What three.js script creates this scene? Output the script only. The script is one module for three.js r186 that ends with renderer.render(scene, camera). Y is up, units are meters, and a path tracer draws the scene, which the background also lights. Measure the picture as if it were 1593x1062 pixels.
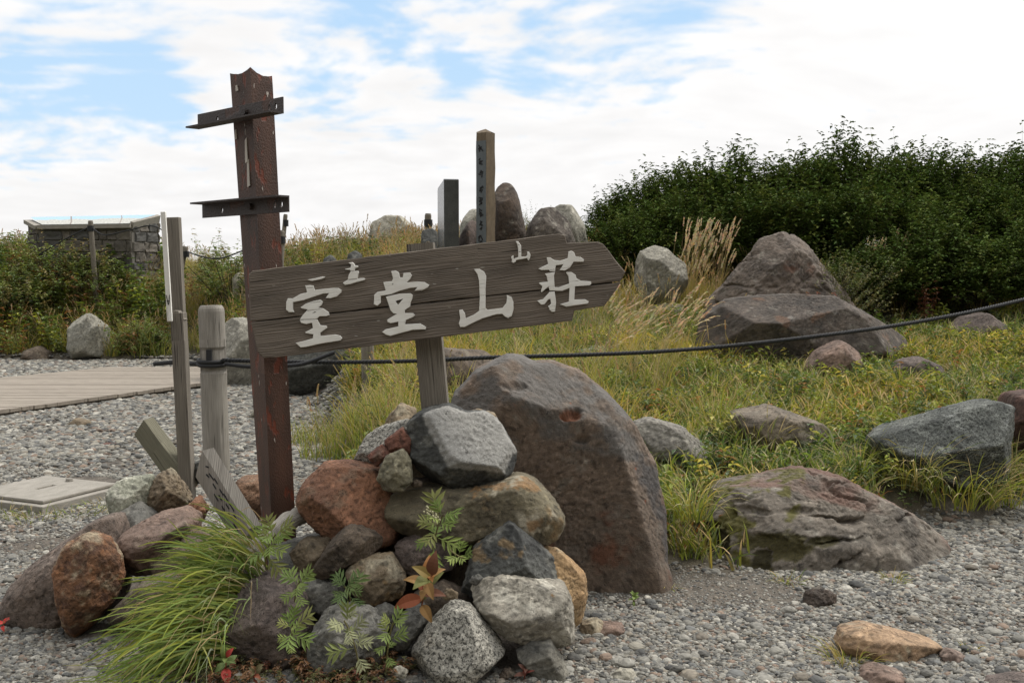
import * as THREE from 'three';
import { mergeGeometries, mergeVertices } from 'three/addons/utils/BufferGeometryUtils.js';

// ---------- camera, sky, sun, exposure ----------
const scene = new THREE.Scene();
const FOV = 36, W = 1593, HH = 1062, F = (HH / 2) / Math.tan(FOV * Math.PI / 360);
const EYE = 1.4, HORIZON = 425, PITCH = Math.atan((HH / 2 - HORIZON) / F);
const camera = new THREE.PerspectiveCamera(FOV, W / HH, 0.05, 900);
camera.position.set(0, EYE, 0);
camera.rotation.x = -PITCH;
camera.updateMatrixWorld();
const renderer = new THREE.WebGLRenderer({ antialias: true });
renderer.toneMapping = THREE.LinearToneMapping;
renderer.toneMappingExposure = 1.1;
renderer.shadowMap.enabled = true;
const SUN = new THREE.Vector3(0.42, 0.80, -0.30).normalize();
const sun = new THREE.DirectionalLight(new THREE.Color(1, 0.93, 0.82), 1.5);
sun.position.copy(SUN).multiplyScalar(30).add(new THREE.Vector3(0, 0, -8));
sun.target.position.set(0, 0, -8);
sun.castShadow = true; sun.shadow.radius = 22; sun.shadow.mapSize.set(2048, 2048);
Object.assign(sun.shadow.camera, { left: -16, right: 16, top: 16, bottom: -16, near: 1, far: 70 });
scene.add(sun, sun.target);
scene.environmentIntensity = 1;

// ---------- maths ----------
function rng(seed) { let s = (seed * 2654435761) >>> 0 || 1; return () => { s = (s + 0x6D2B79F5) >>> 0; let t = s; t = Math.imul(t ^ (t >>> 15), t | 1); t ^= t + Math.imul(t ^ (t >>> 7), t | 61); return ((t ^ (t >>> 14)) >>> 0) / 4294967296; }; }
const PERM = new Uint8Array(512);
{ const r = rng(77), p = [...Array(256).keys()]; for (let i = 255; i > 0; i--) { const j = Math.floor(r() * (i + 1)); [p[i], p[j]] = [p[j], p[i]]; } for (let i = 0; i < 512; i++) PERM[i] = p[i & 255]; }
const fade = t => t * t * t * (t * (t * 6 - 15) + 10);
function gr(h, x, y, z) { h &= 15; const u = h < 8 ? x : y, v = h < 4 ? y : (h === 12 || h === 14 ? x : z); return ((h & 1) ? -u : u) + ((h & 2) ? -v : v); }
function noise(x, y, z, k = 255) {                       // gradient noise, about -1 .. 1
  const X0 = Math.floor(x), Y0 = Math.floor(y), Z0 = Math.floor(z); x -= X0; y -= Y0; z -= Z0;
  const X = X0 & k, Y = Y0 & k, Z = Z0 & 255, X1 = (X0 + 1) & k, Y1 = (Y0 + 1) & k, u = fade(x), v = fade(y), w = fade(z), p = PERM;
  const AA = p[p[X] + Y] + Z, AB = p[p[X] + Y1] + Z, BA = p[p[X1] + Y] + Z, BB = p[p[X1] + Y1] + Z;
  const l = (t, a, b) => a + t * (b - a);
  return l(w, l(v, l(u, gr(p[AA], x, y, z), gr(p[BA], x - 1, y, z)), l(u, gr(p[AB], x, y - 1, z), gr(p[BB], x - 1, y - 1, z))),
    l(v, l(u, gr(p[AA + 1], x, y, z - 1), gr(p[BA + 1], x - 1, y, z - 1)), l(u, gr(p[AB + 1], x, y - 1, z - 1), gr(p[BB + 1], x - 1, y - 1, z - 1))));
}
function fbm(x, y, z, o = 4, g = 0.5) { let a = 1, s = 0, n = 0; for (let i = 0; i < o; i++) { s += a * noise(x, y, z); n += a; a *= g; x = x * 2.03 + 7.1; y = y * 2.03 + 3.7; z = z * 2.03 + 1.3; } return s / n; }
const clamp = (x, a = 0, b = 1) => Math.min(b, Math.max(a, x));
const sstep = (a, b, x) => { const t = clamp((x - a) / (b - a)); return t * t * (3 - 2 * t); };
const lerp = (a, b, t) => a + (b - a) * t;
const lerp3 = (a, b, t) => [lerp(a[0], b[0], t), lerp(a[1], b[1], t), lerp(a[2], b[2], t)];
// direction of a picture point, and the place at DEPTH metres in front of the eye along it
function ray(px, py) { const u = (px - W / 2) / F, v = (HH / 2 - py) / F, c = Math.cos(PITCH), s = Math.sin(PITCH); return new THREE.Vector3(u, v * c - s, -v * s - c); }
function P(px, py, d) { const r = ray(px, py); return new THREE.Vector3(r.x * d / -r.z, EYE + r.y * d / -r.z, -d); }

// ---------- sky: broken white cloud, blue towards the upper left ----------
{
  const SW = 4096, SH = 2048, data = new Float32Array(SW * SH * 4);
  const holes = [[130, 98, 50, .27], [225, 72, 30, .26], [30, 52, 34, .34], [15, 112, 30, .36], [255, 157, 40, .62], [70, 222, 60, .42], [190, 110, 50, .3], [560, 60, 110, .20], [715, 112, 30, .62], [830, 98, 42, .5], [960, 60, 85, .36], [480, 128, 26, .4], [600, 20, 60, .25], [1090, 45, 80, .22], [-250, 40, 80, .3], [-120, 230, 80, .3], [350, -180, 130, .36]]
    .map(([px, py, s, w]) => { const r = ray(px, py).normalize(); return [r.x, r.y, r.z, (F / s) * (F / s), w]; });
  for (let j = 0; j < SH; j++) {
    const el = ((j + .5) / SH - .5) * Math.PI, sy = Math.sin(el), cy = Math.cos(el);
    for (let i = 0; i < SW; i++) {
      const ph = ((i + .5) / SW - .5) * 2 * Math.PI, x = cy * Math.cos(ph), z = cy * Math.sin(ph), o = (j * SW + i) * 4;
      let r, g, b;
      if (sy < -0.02) { r = .30; g = .29; b = .27; }
      else {
        const y = Math.max(sy, 0), q = 1 / (y + .16), ux = x * q, uz = z * q;
        const wx = ux + .25 * noise(ux * 1.3, 4.2, uz * 1.3), wz = uz + .25 * noise(ux * 1.3, 9.2, uz * 1.3);
        let c = .74 + .22 * sstep(-.05, .35, x) + .30 * fbm(wx * 1.5, .7, wz * 1.9, 3) + .92 * fbm(wx * 6, 2.7, wz * 8.5, 6, .56);
        for (const h of holes) { const t = (1 - (x * h[0] + y * h[1] + z * h[2])) * h[3]; if (t < 6) c -= h[4] * Math.exp(-t); }
        c += .35 * sstep(.16, .02, y);
        const a = sstep(.10, .70, c);
        const cosA = x * SUN.x + y * SUN.y + z * SUN.z, sunA = Math.max(0, cosA), glow = lerp(.66, 1, sstep(-.55, .2, cosA)) * (1 + 3 * Math.pow(sunA, 8));
        const bl = sstep(0, .55, y), sh = .90 + .13 * fbm(wx * 2.6, 5, wz * 3.4, 5, .55) - .05 * sstep(.5, 1.1, c) * (1 - sunA);
        r = lerp(lerp(.55, .31, bl), sh * glow, a); g = lerp(lerp(.74, .54, bl), .99 * sh * glow, a); b = lerp(lerp(.92, .87, bl), .985 * sh * glow, a);
      }
      data[o] = r; data[o + 1] = g; data[o + 2] = b; data[o + 3] = 1;
    }
  }
  const t = new THREE.DataTexture(data, SW, SH, THREE.RGBAFormat, THREE.FloatType);
  t.mapping = THREE.EquirectangularReflectionMapping; t.magFilter = THREE.LinearFilter; t.minFilter = THREE.LinearFilter; t.needsUpdate = true;
  scene.background = t; scene.environment = t;
}

// ---------- scene helpers ----------
const taken = new Map();
function numbered(n) { const k = taken.get(n) || 0; taken.set(n, k + 1); return k ? n + '_' + String(k).padStart(3, '0') : n; }
function shade(o) { o.traverse(c => { if (c.isMesh) { c.castShadow = true; c.receiveShadow = true; } }); return o; }
function tag(o, label, category, group, kind) { o.userData.label = label; o.userData.category = category; if (group) o.userData.group = group; if (kind) o.userData.kind = kind; return o; }
function thing(name, pos, label, category, group) { const g = new THREE.Group(); g.name = numbered(name); g.position.copy(pos); tag(g, label, category, group); scene.add(g); return g; }
function part(parent, name, geo, mat, label) { const m = new THREE.Mesh(geo, mat); m.name = name; if (label) m.userData.label = label; m.castShadow = m.receiveShadow = true; parent.add(m); return m; }
function top(name, geo, mat, pos, label, category, group) { const m = new THREE.Mesh(geo, mat); m.name = numbered(name); m.position.copy(pos); m.castShadow = m.receiveShadow = true; tag(m, label, category, group); scene.add(m); return m; }
function structure(o, name) { o.name = name; o.userData.kind = 'structure'; scene.add(o); return shade(o); }

// ---------- procedural textures ----------
function tex(w, h, fn, srgb) {                  // fn(u, v) -> [r, g, b] in 0..1
  const a = new Uint8Array(w * h * 4);
  for (let j = 0; j < h; j++) for (let i = 0; i < w; i++) { const c = fn(i / w, j / h), o = (j * w + i) * 4; a[o] = clamp(c[0]) * 255; a[o + 1] = clamp(c[1]) * 255; a[o + 2] = clamp(c[2]) * 255; a[o + 3] = 255; }
  const t = new THREE.DataTexture(a, w, h); t.wrapS = t.wrapT = THREE.RepeatWrapping; t.magFilter = THREE.LinearFilter; t.minFilter = THREE.LinearMipmapLinearFilter; t.generateMipmaps = true; if (srgb) t.colorSpace = THREE.SRGBColorSpace; t.needsUpdate = true; return t;
}
const srgb = c => c.map(v => v <= .0031308 ? v * 12.92 : 1.055 * Math.pow(v, 1 / 2.4) - .055);
// weathered wood: u runs along the grain (1 m), v across it (0.5 m)
function woodField(seed) {
  return (u, v) => {
    const w = v + .018 * noise(u * 3, v * 7, seed) + .006 * noise(u * 9, v * 20, seed + 3);
    const ring = .5 + .5 * Math.sin((w * 60 + 2.2 * noise(u * 1.2, w * 9, seed + 5)) * 6.283);
    const fib = noise(u * 5, w * 190, seed + 9) * .5 + noise(u * 14, w * 420, seed + 11) * .35;
    const crack = sstep(.34, .55, noise(u * 2.6, w * 75, seed + 21)) * sstep(-.1, .3, noise(u * 6, w * 12, seed + 23));
    const blot = fbm(u * 3, v * 6, seed + 31, 3);
    return { ring, fib, crack, blot };
  };
}
function woodMat(seed, light, dark, opt = {}) {
  const f = woodField(seed), N = 1024, M = 512;
  const map = tex(N, M, (u, v) => { const q = f(u, v); let c = lerp3(dark, light, clamp(.5 + .22 * (q.ring - .5) + .55 * q.fib + .45 * q.blot)); if (opt.spots) { const s = sstep(.50, .60, noise(u * 40, v * 80, seed + 51) * .6 + .5 * noise(u * 7, v * 12, seed + 55)); c = lerp3(c, opt.spots, s * .8); } c = lerp3(c, dark.map(x => x * .35), q.crack * .9); return srgb(c); }, true);
  const bump = tex(N, M, (u, v) => { const q = f(u, v); const h = clamp(.6 + .2 * (q.ring - .5) + .45 * q.fib - .6 * q.crack); return [h, h, h]; });
  return new THREE.MeshStandardMaterial({ map, bumpMap: bump, bumpScale: opt.bump || .004, roughness: .88 });
}
// uv in metres by the dominant side of each face, u along AXIS
function woodUV(geo, axis, off = 0) {
  const g = geo.index ? geo.toNonIndexed() : geo; g.computeVertexNormals();
  const p = g.attributes.position, uv = new Float32Array(p.count * 2), A = ['x', 'y', 'z'].indexOf(axis);
  const a = new THREE.Vector3(), b = new THREE.Vector3(), c = new THREE.Vector3();
  for (let i = 0; i < p.count; i += 3) {
    a.fromBufferAttribute(p, i); b.fromBufferAttribute(p, i + 1); c.fromBufferAttribute(p, i + 2);
    const n = b.clone().sub(a).cross(c.clone().sub(a)).toArray().map(Math.abs);
    const o = [0, 1, 2].filter(k => k !== A), end = n[A] > n[o[0]] && n[A] > n[o[1]];
    const k = n[o[0]] > n[o[1]] ? o[1] : o[0];
    [a, b, c].forEach((q, m) => { const e = q.toArray(); uv[(i + m) * 2] = (end ? e[o[0]] * .2 : e[A]) + off * .37; uv[(i + m) * 2 + 1] = ((end ? e[o[1]] : e[k]) + off * .13 + (k === o[0] ? .07 : 0)) * 2; });
  }
  g.setAttribute('uv', new THREE.BufferAttribute(uv, 2)); return g;
}
function extrudePoly(pts, depth, bevel, holes = []) {
  const s = new THREE.Shape(pts.map(p => new THREE.Vector2(p[0], p[1])));
  for (const h of holes) s.holes.push(new THREE.Path(h.map(p => new THREE.Vector2(p[0], p[1]))));
  return new THREE.ExtrudeGeometry(s, { depth: depth - 2 * bevel, bevelEnabled: bevel > 0, bevelThickness: bevel, bevelSize: bevel, bevelOffset: -bevel, bevelSegments: 2, steps: 1 }).translate(0, 0, bevel);
}

// ---------- terrain ----------
function spline(tab) { return d => { if (d <= tab[0][0]) return tab[0][1]; for (let i = 1; i < tab.length; i++) if (d < tab[i][0]) { const [a, p] = tab[i - 1], [b, q] = tab[i]; const t = (d - a) / (b - a); return lerp(p, q, lerp(t, t * t * (3 - 2 * t), .5)); } return tab[tab.length - 1][1]; }; }
const meadowRise = spline([[4.8, .03], [5.6, .17], [6.5, .31], [8.5, .52], [10, .72], [12, 1.10], [14, 1.52], [16, 1.62], [22, 1.6], [40, .4], [100, -6], [400, -30]]);
const meadowFront = spline([[-3, 5.9], [-.6, 5.7], [.2, 5.1], [.8, 4.95], [1.6, 5.05], [2.3, 5.75], [3.2, 6.15], [6, 7.2], [12, 8.5]]);
function meadowMask(x, d) {
  const e = .22 * noise(x * 1.7, 3.1, d * 1.7) + .1 * noise(x * 5, 8.1, d * 5);
  const w = .45 + .13 * Math.max(0, d - 7);
  return sstep(-w * .5, w * .5, x + .17 * d - .25 + e) * sstep(-.2, .35, d - meadowFront(x) + e);
}
const bankTop = spline([[-60, 1.2], [-14, 1.7], [-8, 1.62], [-6.6, 1.5], [-5.5, 1.1], [-4.5, 1.5], [-3, 1.66], [0, 1.6], [8, 1.55]]);
const bankStart = spline([[-60, 17.3], [-5.2, 16.9], [-4.2, 15.2], [-3.0, 13.6], [0, 13]]);
const bankFall = spline([[0, 1], [9, 1], [25, .2], [90, -5], [400, -25]]);
function bankMask(x, d) { return sstep(-.3, .5, d - bankStart(x) + .3 * noise(x * 1.1, 6.6, d * 1.1)); }
function H(x, d) {
  const t = d - bankStart(x);
  const m = meadowMask(x, d) * meadowRise(d), b = t > 0 ? bankTop(x) * sstep(-.5, 4, t) * bankFall(t) + (bankFall(t) < 0 ? bankFall(t) : 0) : 0;
  if (d < -10) { const q = -d - 10; return .018 * fbm(x * .9, 1.5, d * .9, 3) + .52 * q * sstep(0, 25, q) * (1 + .25 * fbm(x * .02, 3, d * .02, 3)); }   // unseen slope added behind the viewer to block low sky and darken front faces
  const far = sstep(24, 60, d);
  return lerp(Math.max(m, b, 0), Math.min(meadowRise(d), 0) * 1 + Math.min(m, b) * 0, far) + .018 * fbm(x * .9, 1.5, d * .9, 3) + .008 * noise(x * 6, 2.2, d * 6);
}
function groundAt(px, py) { const r = ray(px, py); let t = 1.5; for (let i = 0; i < 4000; i++) { const x = r.x * t, d = -r.z * t, y = EYE + r.y * t; if (y <= H(x, d)) break; t += .01 + t * .001; } return new THREE.Vector3(r.x * t, H(r.x * t, -r.z * t), r.z * t); }
const onGround = (x, d) => new THREE.Vector3(x, H(x, d), -d);
// ---------- ground sheet ----------
{
  const axis = (lo, a, b, hi, fine) => { const v = []; for (let x = a; x <= b; x += fine) v.push(x); let s = fine, x = a; while (x > lo) { s *= 1.18; x -= s; v.unshift(x); } s = fine; x = v[v.length - 1]; while (x < hi) { s *= 1.18; x += s; v.push(x); } return v; };
  const xs = axis(-300, -7.5, 5.5, 300, .075), ds = axis(-320, 3, 17.5, 400, .075), nx = xs.length, nd = ds.length;
  const pos = new Float32Array(nx * nd * 3), col = new Float32Array(nx * nd * 3), uv = new Float32Array(nx * nd * 2), idx = [];
  for (let j = 0; j < nd; j++) for (let i = 0; i < nx; i++) {
    const k = j * nx + i, x = xs[i], d = ds[j];
    pos.set([x, H(x, d), -d], k * 3); uv.set([x / 3, d / 3], k * 2);
    const m = Math.max(meadowMask(x, d), bankMask(x, d), sstep(-8, -16, d)), n = fbm(x * 1.3, 4.4, d * 1.3, 3);
    let c = lerp3([.165, .146, .122], [.120, .102, .083], clamp(.5 + n));
    c = lerp3(c, lerp3([.052, .050, .020], [.085, .072, .030], clamp(.5 + 1.2 * fbm(x * 2.2, 9, d * 2.2, 3))), m);
    col.set(c, k * 3);
    if (i && j) idx.push(k, k - 1, k - nx, k - 1, k - nx - 1, k - nx);
  }
  const g = new THREE.BufferGeometry(); g.setAttribute('position', new THREE.BufferAttribute(pos, 3)); g.setAttribute('color', new THREE.BufferAttribute(col, 3)); g.setAttribute('uv', new THREE.BufferAttribute(uv, 2)); g.setIndex(idx); g.computeVertexNormals();
  const N = 1024, wrap = (u, v, s, z) => { const a = u * 6.283, b = v * 6.283; return noise(Math.cos(a) * s + 50, Math.sin(a) * s + z, Math.cos(b) * s) * .6 + noise(Math.sin(b) * s, Math.cos(a) * s, Math.sin(a) * s + z + 9) * .4; };
  const r0 = rng(5), gritA = new Float32Array(N * N).map(() => r0());
  const map = tex(N, N, (u, v) => { const k = gritA[(Math.floor(v * N) >> 1) * N + (Math.floor(u * N) >> 1)], t = .72 + .5 * wrap(u, v, 9, 1) + .3 * wrap(u, v, 30, 4) + (k > .8 ? .35 * (k - .5) : -.12 * k); return [t, t * .985, t * .96]; });
  const bm = tex(N, N, (u, v) => { const k = gritA[(Math.floor(v * N) >> 1) * N + (Math.floor(u * N) >> 1)], t = .4 + .3 * wrap(u, v, 30, 4) + .4 * k; return [t, t, t]; });
  structure(new THREE.Mesh(g, new THREE.MeshStandardMaterial({ vertexColors: true, map, bumpMap: bm, bumpScale: .008, roughness: .97 })), 'ground');
}

// ---------- rocks ----------
const cubeCache = new Map();
function cubeSphere(N) {
  if (cubeCache.has(N)) return cubeCache.get(N);
  const ids = new Map(), dirs = [], idx = [];
  const put = (x, y, z) => { const k = x * 4000000 + y * 2000 + z; let i = ids.get(k); if (i === undefined) { i = dirs.length / 3; ids.set(k, i); const f = t => Math.tan((t / N * 2 - 1) * Math.PI / 4), v = new THREE.Vector3(f(x), f(y), f(z)).normalize(); dirs.push(v.x, v.y, v.z); } return i; };
  const faces = [(a, b) => [a, b, N], (a, b) => [b, a, 0], (a, b) => [N, a, b], (a, b) => [0, b, a], (a, b) => [b, N, a], (a, b) => [a, 0, b]];
  for (const f of faces) for (let a = 0; a < N; a++) for (let b = 0; b < N; b++) { const p = put(...f(a, b)), q = put(...f(a + 1, b)), r = put(...f(a + 1, b + 1)), s = put(...f(a, b + 1)); idx.push(p, q, r, p, r, s); }
  const o = { dirs: new Float32Array(dirs), idx }; cubeCache.set(N, o); return o;
}
// fine grain on top of the mineral colours: crystals, pinholes, hairline cracks; tiles every 0.64 m
function grainMat(seed, o) {
  const N = 1024, f = (u, v) => { const n = (k, z) => noise(u * k, v * k, seed + z, k - 1); const cr = Math.abs(n(16, 5) + .5 * n(32, 6) + .25 * n(64, 7)), cr2 = Math.abs(n(8, 9) + .5 * n(32, 8));
    return { g: .5 * n(256, 1) + .4 * n(128, 2) + .3 * n(64, 3), pit: sstep(.30, .5, n(64, 11)) * o.pit + sstep(.32, .5, n(128, 12)) * o.pit * .8, crack: Math.max(sstep(.035, .008, cr) * sstep(0, .3, n(8, 13)), sstep(.02, .004, cr2) * sstep(.05, .3, n(16, 14))) * o.crack, lich: sstep(.34, .46, n(32, 21) + .3 * n(128, 22)) * o.lichen, spk: o.speck ? sstep(-.10, -.2, .8 * n(64, 31) + .6 * n(128, 32) + .3 * n(256, 33)) * o.speck : 0 }; };
  const map = tex(N, N, (u, v) => { const q = f(u, v); let t = .74 * (1 + o.grain * q.g) * (1 - .6 * q.pit) * (1 - .55 * q.crack) * (1 - .78 * q.spk); t = lerp(t, Math.min(1, t * 1.45), q.lich); return [t, t * .995, t * .975]; });
  const bump = tex(N, N, (u, v) => { const q = f(u, v), h = clamp(.62 + .28 * q.g - .5 * q.pit - .5 * q.crack + .1 * q.lich); return [h, h, h]; });
  return new THREE.MeshStandardMaterial({ vertexColors: true, map, bumpMap: bump, bumpScale: o.bump, roughness: .92 });
}
const rockMats = { lava: grainMat(11, { grain: .5, pit: .55, crack: .8, lichen: .6, bump: .005 }), hard: grainMat(23, { grain: .38, pit: .3, crack: .9, lichen: .7, bump: .004 }), granite: grainMat(37, { grain: .4, pit: .2, crack: .3, lichen: .1, bump: .0035, speck: 1 }) };
const kindOf = p => ({ granite: 'granite', blue: 'granite', umber: 'lava', rust: 'lava', purple: 'lava', brown: 'lava', red: 'lava', orange: 'lava' }[p] || 'hard');
function boxUV(g0) {                             // uv in tiles by the dominant side of each face; smooth normals stay
  const g = g0.toNonIndexed(), p = g.attributes.position, uv = new Float32Array(p.count * 2), T = .64;
  for (let i = 0; i < p.count; i += 3) {
    const ax = p.getX(i), ay = p.getY(i), az = p.getZ(i), bx = p.getX(i + 1) - ax, by = p.getY(i + 1) - ay, bz = p.getZ(i + 1) - az, cx = p.getX(i + 2) - ax, cy = p.getY(i + 2) - ay, cz = p.getZ(i + 2) - az;
    const nx = Math.abs(by * cz - bz * cy), ny = Math.abs(bz * cx - bx * cz), nz = Math.abs(bx * cy - by * cx), k = nx > ny && nx > nz ? 0 : ny > nz ? 1 : 2;
    for (let m = i; m < i + 3; m++) { const x = p.getX(m), y = p.getY(m), z = p.getZ(m); uv[m * 2] = (k === 0 ? z : x) / T + k * .31; uv[m * 2 + 1] = (k === 1 ? z : y) / T + k * .17; }
  }
  g.setAttribute('uv', new THREE.BufferAttribute(uv, 2)); return g;
}
const footprints = [];                          // [x, d, radius] kept clear of grass and pebbles
// palettes, linear: a and b mixed coarsely, c in patches, speck = grain strength
const PAL = {
  grey: { a: [.25, .245, .235], b: [.13, .13, .13], c: [.33, .32, .29], speck: .35 },
  dark: { a: [.125, .13, .13], b: [.055, .058, .062], c: [.2, .2, .19], speck: .4 },
  brown: { a: [.20, .155, .12], b: [.105, .083, .068], c: [.26, .23, .19], speck: .3 },
  umber: { a: [.145, .105, .082], b: [.07, .056, .05], c: [.17, .15, .135], speck: .3 },
  orange: { a: [.37, .185, .098], b: [.24, .125, .08], c: [.30, .22, .16], speck: .25 },
  rust: { a: [.32, .15, .065], b: [.15, .085, .055], c: [.42, .34, .24], speck: .4 },
  red: { a: [.25, .105, .07], b: [.15, .075, .06], c: [.22, .16, .13], speck: .3 },
  tan: { a: [.34, .27, .185], b: [.20, .155, .11], c: [.42, .38, .30], speck: .35 },
  olive: { a: [.21, .185, .125], b: [.125, .105, .075], c: [.30, .21, .11], speck: .35 },
  pale: { a: [.44, .42, .37], b: [.30, .285, .25], c: [.52, .50, .46], speck: .3 },
  granite: { a: [.44, .43, .41], b: [.33, .32, .30], c: [.40, .37, .33], speck: .95 },
  blue: { a: [.22, .25, .25], b: [.10, .118, .118], c: [.35, .38, .37], speck: .7 },
  purple: { a: [.205, .16, .15], b: [.12, .098, .095], c: [.26, .21, .19], speck: .32 },
  pink: { a: [.29, .20, .165], b: [.18, .13, .115], c: [.33, .26, .22], speck: .35 },
};
let rockSeed = 10;
function rockGeometry(R, T, o) {
  const N = o.n || 30, { dirs, idx } = cubeSphere(N), cnt = dirs.length / 3, rr = rng(o.seed), pal = { ...PAL[o.pal || 'grey'], ...(o.tint || {}) };
  const e = o.box || 2.6, [Tf, Tb] = Array.isArray(T) ? T : [T, T];
  const size = Math.sqrt(R.reduce((s, v) => s + v * v, 0) / R.length), K = R.length;
  const body = (x, y, z) => { const rho = Math.hypot(x, y), th = (Math.atan2(y, x) / (2 * Math.PI) + 1) % 1 * K, i = Math.floor(th) % K, t = th - Math.floor(th); const Rt = lerp(R[i], R[(i + 1) % K], t), TT = z > 0 ? Tf : Tb; return Math.pow(Math.pow(rho / Rt, e) + Math.pow(Math.abs(z) / TT, e), -1 / e); };
  const planes = (o.cuts || []).map(([x, y, z, k]) => { const v = new THREE.Vector3(x, y, z).normalize(); return [v.x, v.y, v.z, k]; });
  for (let i = 0; i < (o.facets ?? 11); i++) { const v = new THREE.Vector3(rr() * 2 - 1, rr() * 2 - 1, (rr() < .75 ? 1 : -1) * (.3 + rr())).normalize(); planes.push([v.x, v.y, v.z, .74 + .2 * rr()]); }
  for (const pl of planes) { let s = 0; for (let i = 0; i < cnt; i += Math.max(1, cnt >> 10)) { const x = dirs[i * 3], y = dirs[i * 3 + 1], z = dirs[i * 3 + 2], q = body(x, y, z) * (x * pl[0] + y * pl[1] + z * pl[2]); if (q > s) s = q; } pl.push(s * pl[3]); }
  const pos = new Float32Array(cnt * 3), col = new Float32Array(cnt * 3), sd = o.seed * 13.7, am = (o.rough ?? 1) * size, fr = 1 / size, soft = o.soft ?? .022;
  const pit = o.pits || 0;
  for (let i = 0; i < cnt; i++) {
    const x = dirs[i * 3], y = dirs[i * 3 + 1], z = dirs[i * 3 + 2]; let r = body(x, y, z);
    for (const pl of planes) { const c = x * pl[0] + y * pl[1] + z * pl[2]; if (c > .02) { const q = pl[4] / c; if (q < r * 1.4) { const k = soft * r, hh = clamp(.5 + .5 * (q - r) / k); r = lerp(q, r, hh) - k * hh * (1 - hh); } } }
    let px = x * r, py = y * r, pz = z * r; const qx = px * fr, qy = py * fr, qz = pz * fr;
    const n1 = fbm(qx * 1.6 + sd, qy * 1.6, qz * 1.6, 3), n2 = fbm(qx * 6 + sd, qy * 6 + 4, qz * 6, 4, .55);
    const rid = 1 - Math.abs(noise(qx * 3.2 + sd + 9, qy * 3.2, qz * 3.2)) * 2;
    let dsp = am * (.055 * n1 + .032 * n2 + .02 * Math.min(0, .75 - rid) * (o.crack ?? 1)) + (.0045 * noise(px * 48 + sd, py * 48, pz * 48) + .0028 * noise(px * 95, py * 95 + sd, pz * 95)) * (o.grit ?? 1);
    if (pit) dsp -= pit * (sstep(.22, .5, noise(px * 34 + sd, py * 34, pz * 34)) + .7 * sstep(.25, .5, noise(px * 75, py * 75 + sd, pz * 75))) * sstep(-.3, .2, n1);
    if (o.groove) dsp -= o.groove * sstep(.13, .0, Math.abs(noise(qx * 1.7 + sd, qy * 3.4 + 2, qz * 1.7) + .25 * n2)) * sstep(-.2, .25, noise(qx * 1.1, qy * 1.1 + sd, qz * 1.1));
    let dc = null; for (const q of o.dents || []) { if (z < .05) continue; const u = (px - q.x) / q.rx, v = (py - q.y) / q.ry, ro = Math.hypot(u + .35 * n2 + .2 * n1, v + .5 * n2); const k = sstep(1.05, .35, ro); if (k > 0) { dsp -= q.dep * k; if (q.col && k > .12) dc = [q.col, sstep(.12, .45, k + .5 * n2)]; } }
    const l = 1 + dsp / r; px *= l; py *= l; pz *= l;
    pos[i * 3] = px; pos[i * 3 + 1] = py; pos[i * 3 + 2] = pz;
    // colour: mineral patches and grain
    const m1 = fbm(px * (o.cf || 5) + sd, py * (o.cf || 5) + 2, pz * (o.cf || 5), 4, .6);
    let c = lerp3(pal.b, pal.a, clamp(.5 + 1.3 * m1));
    const m2 = fbm(px * 9 + sd + 30, py * 9, pz * 9, 4, .6);
    c = lerp3(c, pal.c, sstep(pal.cth ?? .12, (pal.cth ?? .12) + .22, m2) * (pal.ck ?? .7));
    const g1 = noise(px * 130 + sd, py * 130, pz * 130) * .6 + noise(px * 260, py * 260 + sd, pz * 260) * .5 + (rr() - .5) * .5;
    const gq = 1 + pal.speck * g1 * .6;
    c = c.map(v => v * Math.max(.2, gq));
    const fl = noise(px * 52 + sd, py * 52 + 8, pz * 52), dk = noise(px * 36 + 3, py * 36 + sd, pz * 36), wk = fbm(px * 17 + sd, py * 17, pz * 17 + 5, 3, .6);
    { const k = (o.k ?? .86) * 1.22 * (1 + .42 * wk) * (1 - .42 * sstep(.26, .48, dk)) * (1 + .38 * sstep(.3, .5, fl)); c = [c[0] * k * 1.01, c[1] * k, c[2] * k * .93]; }
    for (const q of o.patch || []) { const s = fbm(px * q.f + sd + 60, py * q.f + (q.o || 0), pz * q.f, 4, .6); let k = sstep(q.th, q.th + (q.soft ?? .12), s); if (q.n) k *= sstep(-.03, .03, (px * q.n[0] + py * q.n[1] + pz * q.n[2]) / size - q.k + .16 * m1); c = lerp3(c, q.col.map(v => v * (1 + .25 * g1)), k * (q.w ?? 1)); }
    if (dc) c = lerp3(c, dc[0].map(v => v * (1 + .5 * g1)), dc[1]);
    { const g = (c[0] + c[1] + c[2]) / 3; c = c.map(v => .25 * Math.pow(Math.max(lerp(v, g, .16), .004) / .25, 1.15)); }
    col[i * 3] = c[0]; col[i * 3 + 1] = c[1]; col[i * 3 + 2] = c[2];
  }
  const g = new THREE.BufferGeometry(); g.setAttribute('position', new THREE.BufferAttribute(pos, 3)); g.setAttribute('color', new THREE.BufferAttribute(col, 3)); g.setIndex(idx); g.computeVertexNormals(); return g;
}
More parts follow.
